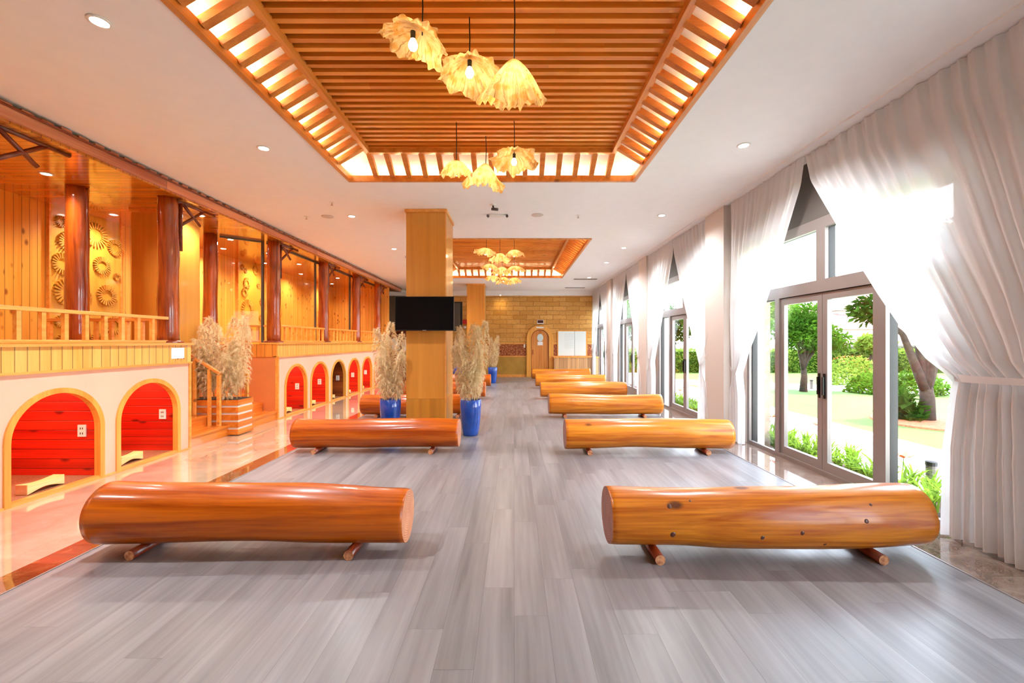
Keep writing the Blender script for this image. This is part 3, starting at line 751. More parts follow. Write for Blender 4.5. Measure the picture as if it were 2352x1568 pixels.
pot(-2.05, 15.45, .17, .57, 'far blue pot of pampas grass left of the second column', sp3, 4)
# stair planter
t = thing('planter_box', (-4.95, 6.99, 0), 'slatted pine planter box with white strips and pampas grass on the stairs', 'planter')
xb, xf, ya, yb = -5.55, -4.40, 6.80, 7.20
for i in range(5):
    z = .012+i*.117; MB().box(xb, xf, ya, yb, z, z+.085).build('board', M['stepw'], t)
for i in range(4):
    z = .012+i*.117+.085; MB().box(xb, xf-.012, ya+.015, yb-.015, z, z+.032).build('white_strip', M['whitep'], t)
MB().box(xb+.02, xf-.02, ya+.02, yb-.02, .52, .57).build('soil', M['soil'], t)
sp4 = [(2,-4.5,6.92,0,.06,.0),(0,-4.55,7.1,.9,.04,-.05),(0,-4.68,6.9,4,.07,.0),(2,-4.72,7.08,1.5,.05,-.0),(1,-4.62,7.0,5.3,.08,-.15),(0,-4.85,6.9,3.6,.1,-.03),(2,-4.95,7.05,2.7,.08,.0),
       (1,-4.9,6.88,4.4,.14,-.05),(0,-5.1,6.92,3.4,.12,-.03),(2,-5.15,7.08,3.0,.1,-.05),(1,-5.25,6.9,3.8,.15,-.03),(0,-5.3,7.05,2.9,.14,-.08),(3,-5.0,6.95,4.7,.1,-.05),(3,-4.6,6.87,5.0,.1,-.2),(0,-5.45,6.98,3.1,.2,-.1)]
for (k, x, y, a, tl, dz) in sp4: put_plume(t, k, x+4.95, y-6.99, .54+dz*.4, a, tl, 1.1)
for o in PL:
    for c in list(o.children): bpy.data.objects.remove(c)
    bpy.data.objects.remove(o)

# ------------------------------------------------------------------ pendant lamps
def lamp(x, y, zt, rad, h, seed, lab, group, tilt=(0, 0), stretch=(1, 1), cord_top=3.885, ruff=.14, opening=1.0):
    t = thing('leaf_pendant_lamp', (x, y, cord_top), lab, 'lamp', group)
    c = MB(); c.smooth = True; c.tube([(x, y, cord_top), (x+.004, y, (cord_top+zt)/2), (x, y, zt-.02)], .0045, 6); c.build('cord', M['black'], t)
    rr = random.Random(seed); na = 208 if y < 6 else 104; nr = 26 if y < 6 else 14; P = []; k1 = rr.randint(5, 7); k2 = rr.randint(11, 15); ph = [rr.random()*6 for _ in range(6)]
    rot = Matrix.Rotation(tilt[0], 4, 'X') @ Matrix.Rotation(tilt[1], 4, 'Y')
    for i in range(nr+1):
        u = i/nr; row = []; edge = max(0, (u-.45)/.55)
        for k in range(na+1):
            a = 2*pi*k/na; nz = mn.noise(Vector((cos(a)*1.6+seed*3.1, sin(a)*1.6, u*.8)))
            nf = mn.noise(Vector((cos(a)*5+seed, sin(a)*5, u*3)))
            pl = sin(26*a+4*nz+ph[5]); rw = rad*(u**(.85/opening))*(1+ruff*edge*(.55*sin(2*a+ph[2])+.5*sin(k1*a+ph[0])+.22*sin(k2*a+ph[1]))+.25*nz*u)
            zz = -h*(u**1.3)*(1-.35*edge*ruff*4*max(0, sin(2*a+ph[3])))
            zz += rad*(ruff*.55*edge*sin(k1*a+ph[4])+.045*u*pl+.16*edge*nf+.22*u*nz*ruff*4)
            rw += rad*.02*pl*u
            p = rot @ Vector(((rw*cos(a))*stretch[0]+.004*cos(a), rw*sin(a)*stretch[1]+.004*sin(a), zz))
            row.append((x+p.x, y+p.y, zt+p.z))
        P.append(row)
    m = MB(); m.smooth = True; m.grid(P); m.build('leaf_shade', M['shade'], t, origin=(x, y, zt))
    bz = rot @ Vector((0, 0, -.13)); bp = (x+bz.x, y+bz.y, zt+bz.z)
    b = MB(); b.smooth = True; b.lathe((bp[0], bp[1], bp[2]-.03), [(.003, 0), (.02, .004), (.030, .022), (.030, .036), (.022, .058), (.014, .075)], 16)
    b.build('bulb', M['bulb'], t, origin=bp)
    MB().lathe((bp[0], bp[1], bp[2]+.042), [(.016, 0), (.017, .05)], 12).build('socket', M['black'], t)
    l = bpy.data.lights.new('bulb_light', 'POINT'); l.energy = BULB; l.color = (1, .80, .48); l.shadow_soft_size = .04
    o = bpy.data.objects.new('bulb_light', l); COL.objects.link(o); o.location = (bp[0], bp[1], bp[2]-.05)
    return t
g = 'leaf pendant lamps under the coffers'
#        x    y    ztop  rad  h  seed
lamp(-.61, 2.83, 3.55, .19, .12, 3, 'upper left leaf lamp of the closest trio, flat drooping petal with bare bulb', g, (-.30, .42), (1.35, .75), ruff=.2, opening=1.4)
lamp(-.33, 3.14, 3.57, .21, .19, 5, 'middle ruffled leaf lamp of the closest trio, tipped with bulb showing', g, (-.32, -.05), (1.1, .85), ruff=.2, opening=1.2)
lamp(.0, 2.83, 3.375, .22, .27, 8, 'closed cone leaf lamp on the right of the closest trio', g, (.42, .05), (1, 1), ruff=.10, opening=1.0)
lamp(-.63, 4.64, 3.47, .19, .16, 13, 'left leaf lamp of the second trio', g, (.35, .05), ruff=.16, opening=1.2)
lamp(-.33, 4.96, 3.57, .22, .28, 17, 'low middle leaf lamp of the second trio', g, (.35, .1), ruff=.14, opening=1.0)
lamp(.0, 4.62, 3.55, .23, .13, 19, 'right flat leaf lamp of the second trio', g, (-.25, .0), (1.05, .9), ruff=.2, opening=1.5)
tr = ['nearest', 'middle', 'farthest']
for k, yy in enumerate((9.57, 11.38, 13.19)):
    lamp(-.63, yy, 3.6-.03*k, .24, .15, 23+k*3, 'left leaf lamp of the %s trio in the far coffer' % tr[k], g, (.25, .1), ruff=.2, opening=1.4)
    lamp(-.33, yy+.32, 3.55, .25, .22, 24+k*3, 'middle leaf lamp of the %s trio in the far coffer' % tr[k], g, (.15, .0), ruff=.2, opening=1.2)
    lamp(.0, yy, 3.56-.04*k, .24, .16, 25+k*3, 'right leaf lamp of the %s trio in the far coffer' % tr[k], g, (.2, -.05), ruff=.2, opening=1.4)

# ------------------------------------------------------------------ downlights & ceiling fittings
def downlight(x, y, z, lab, group, power=60, col=(.94, .97, 1), r=.05, spot=True):
    t = thing('downlight', (x, y, z), lab, 'downlight', group)
    m = MB(); m.smooth = True; m.lathe((x, y, z-.008), [(r+.018, .008), (r+.02, .004), (r+.012, 0), (r, 0), (r-.002, .006)], 24); m.build('trim_ring', M['whitep'], t)
    MB().lathe((x, y, z-.007), [(r, 0), (r, .004)], 24).build('lens', M['led'], t)
    l = bpy.data.lights.new('downlight_lamp', 'SPOT'); l.energy = power; l.color = col; l.spot_size = radians(150); l.spot_blend = .9; l.shadow_soft_size = .05
    o = bpy.data.objects.new('downlight_lamp', l); COL.objects.link(o); o.location = (x, y, z-.02)
    return t
nm = ['closest', 'second', 'third', 'fourth', 'fifth', 'sixth']
for i, y in enumerate((2.84, 4.70, 7.25, 9.8, 12.3, 14.6)):
    downlight(-2.76, y, ZC, 'white ceiling downlight, %s in the line above the walkway' % nm[i], 'downlights above the walkway', PW1)
for i, y in enumerate((4.63, 7.2, 9.7, 11.5, 14.2)):
    downlight(2.49, y, ZC, 'white ceiling downlight, %s in the line beside the curtains' % nm[i], 'downlights beside the curtains', PW1)
for i, (x, y) in enumerate(((-5.44, 4.96), (-6.15, 6.55), (-4.85, 6.6), (-5.42, 8.15), (-6.1, 8.95), (-5.42, 9.42), (-6.2, 10.6), (-5.42, 10.75), (-6.15, 12.3), (-5.42, 13.1), (-6.15, 14.4), (-5.42, 2.4))):
    downlight(x, y, 3.45, ['recessed light over the near platform, next to the picture edge', 'recessed light near the gold panel over the near platform', 'recessed light at the eave by the corner post bracket', 'bright recessed light over the stairs end of the far platform',
        'recessed light near the back wall beyond the stairs', 'recessed light beside the first far platform post', 'recessed light over the far gold panel', 'recessed light behind the second glass pane, nearer the glass', 'recessed light behind the second glass pane, nearer the back wall',
        'recessed light behind the third glass pane, nearer the glass', 'recessed light behind the third glass pane, nearer the back wall', 'recessed light over the near platform outside the view'][i], 'recessed lights over the platforms', PW2, (1, .95, .85), .045)
downlight(-.57, 17.75, 3.43, 'small ceiling spot washing the far brick wall', 'wall washer', 14, (1, .72, .2), .03)
def disc(x, y, r, nm, lab, cat, mat, h=.012):
    m = MB(); m.smooth = True; m.lathe((x, y, ZC-h), [(r*.9, 0), (r, h*.5), (r, h)], 24); tag(m.build(nm, mat, origin=(x, y, ZC)), lab, cat)
disc(-3.18, 7.27, .10, 'ceiling_speaker', 'round ceiling speaker left of the near column', 'speaker', M['pier'])
disc(.39, 7.18, .10, 'ceiling_speaker', 'round ceiling speaker right of the near column', 'speaker', M['pier'])
def sprinkler(x, y, lab):
    t = thing('sprinkler', (x, y, ZC), lab, 'sprinkler', 'ceiling sprinklers')
    MB().lathe((x, y, ZC-.008), [(.035, 0), (.04, .008)], 16).build('escutcheon', M['whitep'], t)
    MB().lathe((x, y, ZC-.045), [(.018, 0), (.018, .004), (.008, .006), (.008, .04)], 12).build('nozzle', M['chrome'], t)
sprinkler(-2.79, 6.53, 'small sprinkler nearest, left part of the ceiling'); sprinkler(-3.54, 7.27, 'small sprinkler close to the round speaker on the left')
sprinkler(1.08, 7.2, 'small sprinkler right of the right round speaker'); sprinkler(-2.7, 10.6, 'small sprinkler far along above the walkway')
t = thing('security_camera', (-.33, 6.63, ZC), 'small ceiling security camera in front of the near column', 'camera')
MB().lathe((-.33, 6.63, ZC-.02), [(.045, 0), (.05, .02)], 20).build('mount_plate', M['whitep'], t)
m = MB(); m.smooth = True; m.tube([(-.33, 6.63, ZC-.02), (-.32, 6.63, ZC-.07)], .012, 8); m.tube([(-.35, 6.62, ZC-.075), (-.25, 6.6, ZC-.09)], .022, 12); m.build('camera_body', M['aludark'], t)
t = thing('emergency_light', (-.28, 7.18, ZC), 'white twin emergency light on the ceiling by the camera', 'emergency light')
MB().box(-.40, -.16, 7.14, 7.22, ZC-.035, ZC).build('housing', M['whitep'], t, bevel=.004)
for x in (-.44, -.12):
    m = MB(); m.smooth = True; m.tube([(x, 7.13, ZC-.03), (x, 7.2, ZC-.02)], .022, 10); m.build('lamp_head', M['aludark'], t)
def vent(x, y, lab):
    t = thing('ceiling_vent', (x, y, ZC), lab, 'vent', 'air vents in the ceiling')
    MB().box(x-.42, x+.42, y-.12, y+.12, ZC-.006, ZC).build('frame', M['whitep'], t)
    m = MB()
    for i in range(5): m.box(x-.39, x+.39, y-.09+i*.04, y-.072+i*.04, ZC-.009, ZC-.006)
    m.build('slats', M['graywin'], t)
vent(2.43, 14.55, 'long ceiling air vent nearer the far coffer'); vent(2.4, 16.85, 'long ceiling air vent closest to the far brick wall')

# ------------------------------------------------------------------ far wall fittings
def fx(px): return (px-1181)*.018429
def fz(py): return 1.5+(784-py)*.018429
Y = YF
def wp(nm, x0, x1, z0, z1, th, mat, lab, cat, kind='structure', y=Y):
    o = MB().box(x0, x1, y-th, y, z0, z1).build(nm, mat); tag(o, lab, cat, kind=kind if kind else None); return o
for a, b, s in ((-3.4, .52, 'left of the arched door'), (1.66, 3.5, 'right of the arched door')):
    wp('trim_3' if a < 0 else 'trim_4', a, b, 1.385, 1.415, .035, M['trim'], 'pale dado rail '+s, 'trim')
    wp('wall_panel_carved', a, b, .895, 1.385, .015, M['carved'], 'red-brown carved relief band '+s, 'wall panel', None)
    wp('trim_5' if a < 0 else 'trim_6', a, b, .855, .895, .035, M['trim'], 'lower pale rail '+s, 'trim')
wp('wall_panel_olive', -3.4, .52, .11, .855, .012, M['olive'], 'olive brown panel under the carved band', 'wall panel', None)
wp('baseboard_front', -3.4, .52, 0, .11, .03, M['trim'], 'pale baseboard of the far wall', 'baseboard')
# arched door
dc = 1.09
def archpoly(rin, rout, zs, th, nm, mat, par, y0):
    m = MB(); n = 24; sec = []
    pts = [(dc-rin, dc-rout, 0, 0)]
    A = [(dc-rin, 0), ] ; B = [(dc-rout, 0)]
    for k in range(n+1):
        t_ = pi*k/n; A.append((dc-rin*cos(t_), zs+rin*sin(t_))); B.append((dc-rout*cos(t_), zs+rout*sin(t_)))
    A.append((dc+rin, 0)); B.append((dc+rout, 0))
    rows = [[(p[0], y0, p[1]) for p in A], [(p[0], y0-th, p[1]) for p in A], [(p[0], y0-th, p[1]) for p in B], [(p[0], y0, p[1]) for p in B]]
    m.grid(rows); return m.build(nm, mat, par)
t = thing('door_1', (dc, Y, 0), 'arched plank door with a round sticker in the far wall', 'door', kind='structure')
archpoly(.375, .565, 1.63, .09, 'door_surround', M['arch'], t, Y)
archpoly(.35, .378, 1.63, .05, 'door_frame', M['brace'], t, Y)
m = MB(); n = 24; pts = [(dc-.352, 0)]+[(dc-.352*cos(pi*k/n), 1.63+.352*sin(pi*k/n)) for k in range(n+1)]+[(dc+.352, 0)]
m.v = [(p[0], Y-.03, p[1]) for p in pts]; m.face(tuple(range(len(pts)))); m.build('door_leaf', M['doorw'], t)
MB().box(dc-.31, dc-.285, Y-.06, Y-.03, .95, 1.15).build('door_handle', M['brace'], t)
MB().box(dc-.16, dc+.16, Y-.1, Y-.09, 2.06, 2.12).build('name_strip', M['paper'], t)
m = MB(); m.smooth = False
P = [(dc+.01+.13*cos(2*pi*k/24), Y-.034, 1.66+.16*sin(2*pi*k/24)) for k in range(24)]; m.v = P; m.face(tuple(reversed(range(24))))
tag(m.build('door_sticker', plain('pale_blue_sticker', C(206,224,226), .5)), 'round pale blue sticker on the arched door', 'sticker')
tag(MB().box(dc-.1, dc+.12, Y-.036, Y-.032, 1.34, 1.49).build('paper_notice', M['paper']), 'white paper notice below the round sticker', 'notice')
t = thing('sign_box', (1.1, Y, 2.3), 'small dark red display box above the arched door', 'sign')
MB().box(.965, 1.245, Y-.08, Y, 2.24, 2.41).build('housing', M['whitep'], t); MB().box(.985, 1.225, Y-.084, Y-.08, 2.275, 2.395).build('display', plain('maroon_display', C(70,10,10), .3), t)
tag(MB().box(.40, .47, Y-.02, Y, 1.24, 1.38).build('light_switch', M['whitep']), 'white light switch left of the arched door', 'switch')
t = thing('window_5', (2.45, Y, 1.4), 'bright square internal window in the far wall', 'window', kind='structure')
MB().box(1.82, 3.09, Y-.05, Y-.0, .88, 1.97).build('window_frame', M['arch'], t)
MB().box(1.86, 3.03, Y-.056, Y-.05, .9, 1.93).build('pane', M['mirror'], t)
MB().box(2.545, 2.555, Y-.06, Y-.056, .9, 1.93).build('pane_joint', M['graywin'], t)
m = MB()
for zz in range(11):
    m.box(2.0+.12, 2.5, Y-.06, Y-.057, 1.22+zz*.06, 1.235+zz*.06)
m.build('blind_reflection', plain('pale_blind_reflection', C(196,206,204), .5), t)  # pale strips imitate blinds reflected in the pane
t = thing('counter_unit', (2.5, Y-.2, 0), 'ribbed wooden half height counter under the far window', 'counter')
MB().box(1.66, 3.5, Y-.3, Y, 0, .83).build('ribbed_panel', M['ribbed'], t); MB().box(1.63, 3.5, Y-.34, Y, .83, .87).build('counter_top', M['trim'], t)
t = thing('fire_alarm', (-2.1, Y, 2.3), 'red alarm box beside the second column on the far wall', 'alarm')
MB().box(-2.2, -2.0, Y-.06, Y, 2.24, 2.42).build('housing', M['red'], t); MB().lathe((-2.08, Y-.05, 2.06), [(.05, 0), (.06, .06), (.03, .1)], 12).build('beacon', M['whitep'], t)
# bar area
t = thing('bar_counter', (-4.6, 16.9, 0), 'dark bar counter beyond the far platform', 'counter')
MB().box(-6.4, -3.3, 16.6, 17.2, 0, 1.08).build('counter_body', M['brace'], t); MB().box(-6.45, -3.25, 16.55, 17.25, 1.08, 1.13).build('counter_top', M['trim'], t)
t = thing('water_jug', (-4.28, 16.8, 1.13), 'tall white bottle on the bar counter beside the column', 'bottle')
m = MB(); m.smooth = True; m.lathe((-4.28, 16.8, 1.13), [(.13, 0), (.14, .02), (.14, .33), (.10, .41), (.045, .45), (.045, .50)], 20); m.build('body', M['whitep'], t)
MB().lathe((-4.28, 16.8, 1.63), [(.05, 0), (.05, .04)], 14).build('cap', M['whitep'], t)
t = thing('picture_frame', (-4.68, 16.8, 1.13), 'small leaning picture frame beside the white bottle', 'picture frame')
MB().bar((-4.62, 16.8, 1.15), (-4.78, 16.85, 1.62), .3, .02, up=(0, 1, 0)).build('frame', M['whitep'], t)
tag(MB().box(-6.4, -3.5, 17.95, 18.05, 1.5, 1.95).build('back_shelf', M['brace']), 'dark shelf board behind the bar counter', 'shelf')
# white notice on cladding
t = thing('white_sign_plate', (XW, 5.75, 1.35), 'small white notice plate on the near platform cladding', 'sign')
y0, y1 = 4459/(1181-391), 4459/(1181-420)
MB().box(XW+.012, XW+.02, y0, y1, 1.27, 1.415).build('plate', M['paper'], t)
for yy in (y0+.1, y1-.01): MB().lathe((XW+.022, yy, 1.262), [(.006, 0), (.006, .01)], 8).build('clip', M['brace'], t)
# ------------------------------------------------------------------ window wall
XG = 3.50; XP = 3.25; BC = [4.82-3.88, 4.82, 8.70, 12.58, 16.46]; HW = 1.52
m = MB()
edges = [YB]
for c in BC: edges += [c-HW, min(c+HW, YF)]
edges.append(YF+.2)
for i in range(0, len(edges)-1, 2): m.box(XG-.03, XG+.22, edges[i], edges[i+1], -.1, 2.9)
struct(m, 'wall_right', M['pier'], 'cream wall parts between the tall garden windows', 'wall'); m = MB()
m.box(XG-.03, XG+.22, YB, YF+.2, 2.9, ZC)
struct(m, 'wall_right_upper', M['graywin'], 'lintel wall painted dark grey for its shade, above the tall garden windows', 'wall')
for i in range(0, 3):
    y = 6.73+3.88*i
    if y > YB: struct(MB().box(XP, XG-.03, y-.11, y+.53, 0, ZC), 'wall_pier', M['pier'], ['cream pier between the picture edge and first curtain', 'cream pier between the first and second garden windows', 'cream pier between the second and third garden windows', 'cream pier between the third and fourth garden windows'][i+1], 'pier')
struct(MB().box(3.18, XG-.03, YB, YF, ZC-.02, ZC), 'trim_7', M['white'], 'curtain track board along the window wall', 'trim')
nmw = ['window_0', 'window_1', 'window_2', 'window_3', 'window_4']
wl = ['window behind the viewer', 'nearest tall garden window with double doors', 'second tall garden window with double doors', 'third tall garden window with double doors', 'farthest tall garden window by the brick wall']
for wi, c in enumerate(BC):
    t = thing(nmw[wi], (XG, c, 0), wl[wi], 'window', kind='structure')
    y0, y1 = c-HW, min(c+HW, YF-.02); x0, x1 = XG-.02, XG+.002
    m = MB()
    m.box(x0-.02, x1, y0, y0+.06, 0, 2.9); m.box(x0-.02, x1, y1-.06, y1, 0, 2.9)
    m.box(x0-.02, x1, y0+.06, y1-.06, 2.78, 2.9); m.box(x0-.02, x1, y0+.06, y1-.06, 2.06, 2.20)
    m.box(x0-.02, x1, y0+.06, y1-.06, 0, .05)
    m.box(x0-.02, x1, c-.07, c+.07, 2.2, 2.78)
    for s in (-1, 1):
        if y0 < c+s*.8 < y1: m.box(x0-.02, x1, c+s*.8-.045, c+s*.8+.045, .05, 2.06)
    m.build('window_frame', M['alu'], t)
    m = MB(); xa, xc_ = XG+.002, XG+.075
    m.box(xa, xc_, y0, y0+.075, 0, 2.9); m.box(xa, xc_, y1-.075, y1, 0, 2.9); m.box(xa, xc_, y0, y1, 2.05, 2.19); m.box(xa, xc_, y0, y1, 2.79, 2.89); m.box(xa, xc_, c-.074, c+.074, 2.19, 2.79)
    for s in (-1, 1):
        if y0 < c+s*.8 < y1: m.box(xa, xc_, c+s*.8-.047, c+s*.8+.047, .0, 2.06)
    m.build('shaded_outer_gasket', M['gasket'], t)
    # fixed side lights
    for s in (-1, 1):
        a, b = sorted((c+s*.845, c+s*(HW-.06)))
        if b > y1: continue
        MB().box(XG+.015, XG+.025, a, b, .05, 2.06).build('pane', M['glass'], t)
        a, b = sorted((c+s*.07, c+s*(HW-.06))); MB().box(XG+.015, XG+.025, a, b, 2.2, 2.78).build('pane', M['glass'], t)
    # double doors
    for s in (-1, 1):
        a, b = sorted((c+s*.003, c+s*.755)); 
        if b > y1: continue
        w = .075; m = MB(); m.box(x0, x0+.05, a, a+w, .05, 2.05); m.box(x0, x0+.05, b-w, b, .05, 2.05); m.box(x0, x0+.05, a+w, b-w, .05, .15); m.box(x0, x0+.05, a+w, b-w, 1.97, 2.05)
        d = m.build('door_leaf', M['alu'], t)
        MB().box(XG+.0, XG+.01, a+w, b-w, .15, 1.97).build('pane', M['glass'], d)
        yy = c+s*.04; h = MB(); h.box(x0-.012, x0, yy-.012, yy+.012, .86, 1.14); h.box(x0-.03, x0-.012, yy-.01, yy+.01, .9, 1.1); h.build('handle', M['black'], d)

# ------------------------------------------------------------------ curtains
def interp(tab, z):
    """tab: descending z list of (z, value), smooth"""
    if z >= tab[0][0]: return tab[0][1]
    for (za, va), (zb, vb) in zip(tab, tab[1:]):
        if z >= zb:
            u = (za-z)/(za-zb); return va+(vb-va)*u
    return tab[-1][1]
def curtain(cy, sgn, gat, full, ztie, lab, seed, xc=3.30, pinch=.14, zbot=.02, hook=True, nf=15, outer=None):
    """cy meeting line, sgn +1 far panel / -1 near panel; gat = offset of gathered edge, full = offset of wall-side edge"""
    rr = random.Random(seed); t = thing('sheer_curtain', (xc, cy+sgn*full*.6, 0), lab, 'curtain', 'sheer white curtains on the window wall')
    E = [(3.60, 0), (3.3, .05), (2.87, .22), (2.46, .38), (2.27, .45), (1.94, .585), (1.6, .74), (1.36, .87), (ztie, 1.0), (ztie-.12, .985), (.7, .955), (zbot, .95)]
    E = [(z if z > ztie or z == zbot else z, v) for z, v in E]; E.sort(key=lambda q: -q[0])
    po = outer if outer is not None else gat+pinch
    O = [(3.60, full), (1.9, full), (1.55, full-(full-po)*.35), (ztie+.12, po+(full-po)*.12), (ztie, po), (ztie-.15, po+(full-po)*.1), (.8, po+(full-po)*.5), (zbot, po+(full-po)*.8)]
    nz = 64; nu = nf*12; P = []
    ph = [rr.random()*6 for _ in range(4)]
    for j in range(nz+1):
        z = 3.605-(3.605-zbot)*j/nz
        a = interp(E, z)*gat; b = interp(O, z)
        wdt = b-a; comp = max(.0, 1-wdt/full)
        amp = .022+.035*comp
        top = exp(-(3.605-z)*3); row = []
        near = exp(-((z-ztie)/.22)**2)
        for i in range(nu+1):
            u = i/nu
            uu = u+.018*sin(u*9+ph[0])+.012*sin(u*23+ph[1])
            f = sin(2*pi*nf*uu+.5*sin(z*.9+ph[2])); f = f*(1-.25*f*f)
            g = .45*sin(2*pi*nf*.37*uu+ph[3]+z*.4)
            x = xc+amp*(f+g)*(1-.3*top)+.012*top*sin(2*pi*nf*2*uu)
            x += .05*near*(u-.5)*0+.03*sin(z*1.3+u*4)*.3
            zz = z-(0.0)
            if j == nz: zz = zbot+.012*sin(u*12+ph[1])
            sag = .10*exp(-((z-ztie-.15)/.5)**2)*(1-u)*0
            row.append((x, cy+sgn*(a+wdt*u), zz-sag))
        P.append(row)
    m = MB(); m.smooth = True; m.grid(P); m.build('drape', M['curtain'], t)
    # tieback band
    k = MB(); k.smooth = True; hk = full+(.0 if hook else 0); y0 = gat-.01; P1 = []; P2 = []
    for side, dx in ((-1, -.075), (1, .075)):
        row = []; row2 = []
        for q in range(9):
            u = q/8; yy = y0+(hk-y0)*u; zz = ztie+.02+(.36 if pinch < .5 else .12)*u*u*(1 if pinch < .5 else .6)
            bulge = dx*(1-u**3)+(.02*side*u)
            row.append((xc+bulge if q else xc, cy+sgn*yy, zz+.028*(1-.5*u))); row2.append((xc+bulge*.96 if q else xc, cy+sgn*yy, zz-.028*(1-.5*u)))
        k.grid([row, row2])
    k.build('tieback', M['tie'], t)
    return t
curtain(4.85, 1, 1.42, 1.66, 1.03, 'far panel of the nearest window curtain pair, tied back at the pier', 1, hook=True, pinch=.07, nf=13)
curtain(4.85, -1, 1.64, 2.95, 1.21, 'large near panel of the nearest curtain pair, filling the right picture edge', 2, pinch=.9, outer=2.75, nf=20, xc=3.32)
cn = ['second', 'third', 'fourth']
for k, c in enumerate(BC[2:]):
    c += .12 if k == 0 else 0
    far = 1.66 if k < 2 else 1.45
    curtain(c, 1, 1.38 if k < 2 else 1.2, far, 1.03, 'far panel of the %s window curtain pair' % cn[k], 10+k, pinch=.07, nf=12)
    curtain(c, -1, 1.33, 1.76, 1.08, 'near panel of the %s window curtain pair' % cn[k], 20+k, pinch=.12, nf=13)

# ------------------------------------------------------------------ garden
ZG = -.12
struct(MB().add([(3.7,-30,ZG),(200,-30,ZG),(200,200,ZG),(3.7,200,ZG)], [(0,1,2,3)]), 'lawn', M['grass'], 'sunlit green lawn outside the windows', 'lawn')
struct(MB().box(4.42, 6.35, -10, 40, ZG-.02, ZG+.012), 'path', M['path'], 'pale garden path running beside the building', 'path')
pm = MB(); pts = [(6.2, 16.2, 18.6), (8.6, 14.6, 17.4), (11.5, 13.4, 15.9), (14, 12.6, 14.9), (20, 11.5, 13.6)]
for (xa, a0, a1), (xb_, b0, b1) in zip(pts, pts[1:]): pm.add([(xa,a0,ZG+.008),(xb_,b0,ZG+.008),(xb_,b1,ZG+.008),(xa,a1,ZG+.008)], [(0,1,2,3)])
struct(pm, 'path_cross', M['path'], 'pale garden path crossing the lawn', 'path')
struct(MB().box(3.72, 4.42, -4, 30, ZG-.02, ZG+.02), 'planting_bed_ground', M['soil'], 'soil strip of the planting bed at the windows', 'ground')
struct(MB().box(3.72, 3.9, 6.5, 6.9, ZG, 3.4), 'wall_outside_pier', M['extbrick'], 'brick pier outside between the windows', 'pier')
def leaves(n, fn, size, seed, mat, name, par, origin=(0,0,0), droop=.3):
    rr = random.Random(seed); m = MB()
    for i in range(n):
        p = Vector(fn(rr)); d = Vector((rr.gauss(0,1), rr.gauss(0,1), rr.gauss(0,.6)-droop)).normalized()
        s = d.cross(Vector((rr.gauss(0,1), rr.gauss(0,1), rr.gauss(0,1)))).normalized(); L = size*rr.uniform(.6, 1.2); w = L*.22
        m.add([p, p+d*L*.5+s*w, p+d*L, p+d*L*.5-s*w], [(0,1,2,3)])
    return m.build(name, mat, par, origin=origin)
def tree(x, y, h, blobs, lab, seed, mat, nleaf=5000, ls=.16, tr=.1, forks=3, trunk_h=None):
    t = thing('garden_tree', (x, y, ZG), lab, 'tree', 'trees in the garden')
    rr = random.Random(seed); m = MB(); m.smooth = True; th = trunk_h or h*.35
    m.tube([(x, y, ZG), (x+.03, y, ZG+th*.5), (x, y+.02, ZG+th)], [tr*1.3, tr, tr*.75], 10)
    for (bx, by, bz, r) in blobs:
        m.tube([(x, y, ZG+th*.7), (x+bx*.12, y+by*.12, ZG+th*1.02), (x+bx*.45, y+by*.45, ZG+(th+bz)*.55), (x+bx, y+by, ZG+bz)], [tr*.75, tr*.72, tr*.42, tr*.15], 8)
    m.build('trunk', M['shaded_bark'], t, origin=(x, y, ZG))
    tot = sum(b[3]**2 for b in blobs)
    def fn(rr):
        k = rr.random()*tot; b = blobs[-1]
        for q in blobs:
            k -= q[3]**2
            if k < 0: b = q; break
        while True:
            v = Vector((rr.uniform(-1,1), rr.uniform(-1,1), rr.uniform(-1,1)))
            if .25 < v.length < 1: break
        return (x+b[0]+v.x*b[3], y+b[1]+v.y*b[3], ZG+b[2]+v.z*b[3]*.8)
    leaves(nleaf, fn, ls, seed, mat, 'crown', t, origin=(x, y, ZG+h*.6))
    return t
tree(9.35, 13.8, 2.9, [(0,0,1.95,.8),(.55,.1,1.75,.65),(-.45,0,2.0,.6),(.1,0,2.5,.55),(1.0,0,1.6,.45)], 'round garden tree on the lawn seen through the left door pane', 5, M['leaf'], 6000, .15, .09, trunk_h=1.0)
tree(8.3, 8.6, 4.2, [(.1,0,2.6,.5),(-.95,.1,2.3,.40),(.75,0,2.4,.85),(-.3,.2,3.2,.6),(.4,-.2,3.4,.8)], 'dark forked garden tree behind the near curtain edge', 6, M['leafdk'], 7000, .17, .12, trunk_h=.9)
tree(14.6, 26, 6, [(0,0,3.6,1.7),(1.6,0,3.2,1.3),(-1.7,0,3.4,1.4)], 'tall pale tree behind the hedge', 7, M['leafy'], 6000, .28, .14)
tree(17.6, 21.0, 2.6, [(0,0,1.5,.6),(.5,0,1.3,.5)], 'low bright tree at the hedge in front of the house', 8, M['leafy'], 4000, .24, .12)
tree(8.6, 25.5, 5, [(0,0,2.8,1.5),(1.2,0,2.5,1.2),(-1.3,.5,2.6,1.2)], 'bushy tree seen through the second garden window', 9, M['leafdk'], 5000, .26, .12)
tree(7.0, 31, 6, [(0,0,3.2,1.8),(1.6,0,3.6,1.6)], 'distant tree seen through the third garden window', 10, M['leaf'], 4000, .32, .14)
t = thing('hedge', (17, 22.5, ZG), 'long clipped green hedge at the back of the lawn', 'hedge')
def hf(rr):
    x = rr.uniform(5.5, 34); f = rr.random()
    if f < .62: return (x, 22+rr.uniform(-.05, .05), ZG+rr.uniform(0, 1.15))
    return (x, 22+rr.uniform(0, 1.2), ZG+1.15+rr.uniform(-.06, .06))
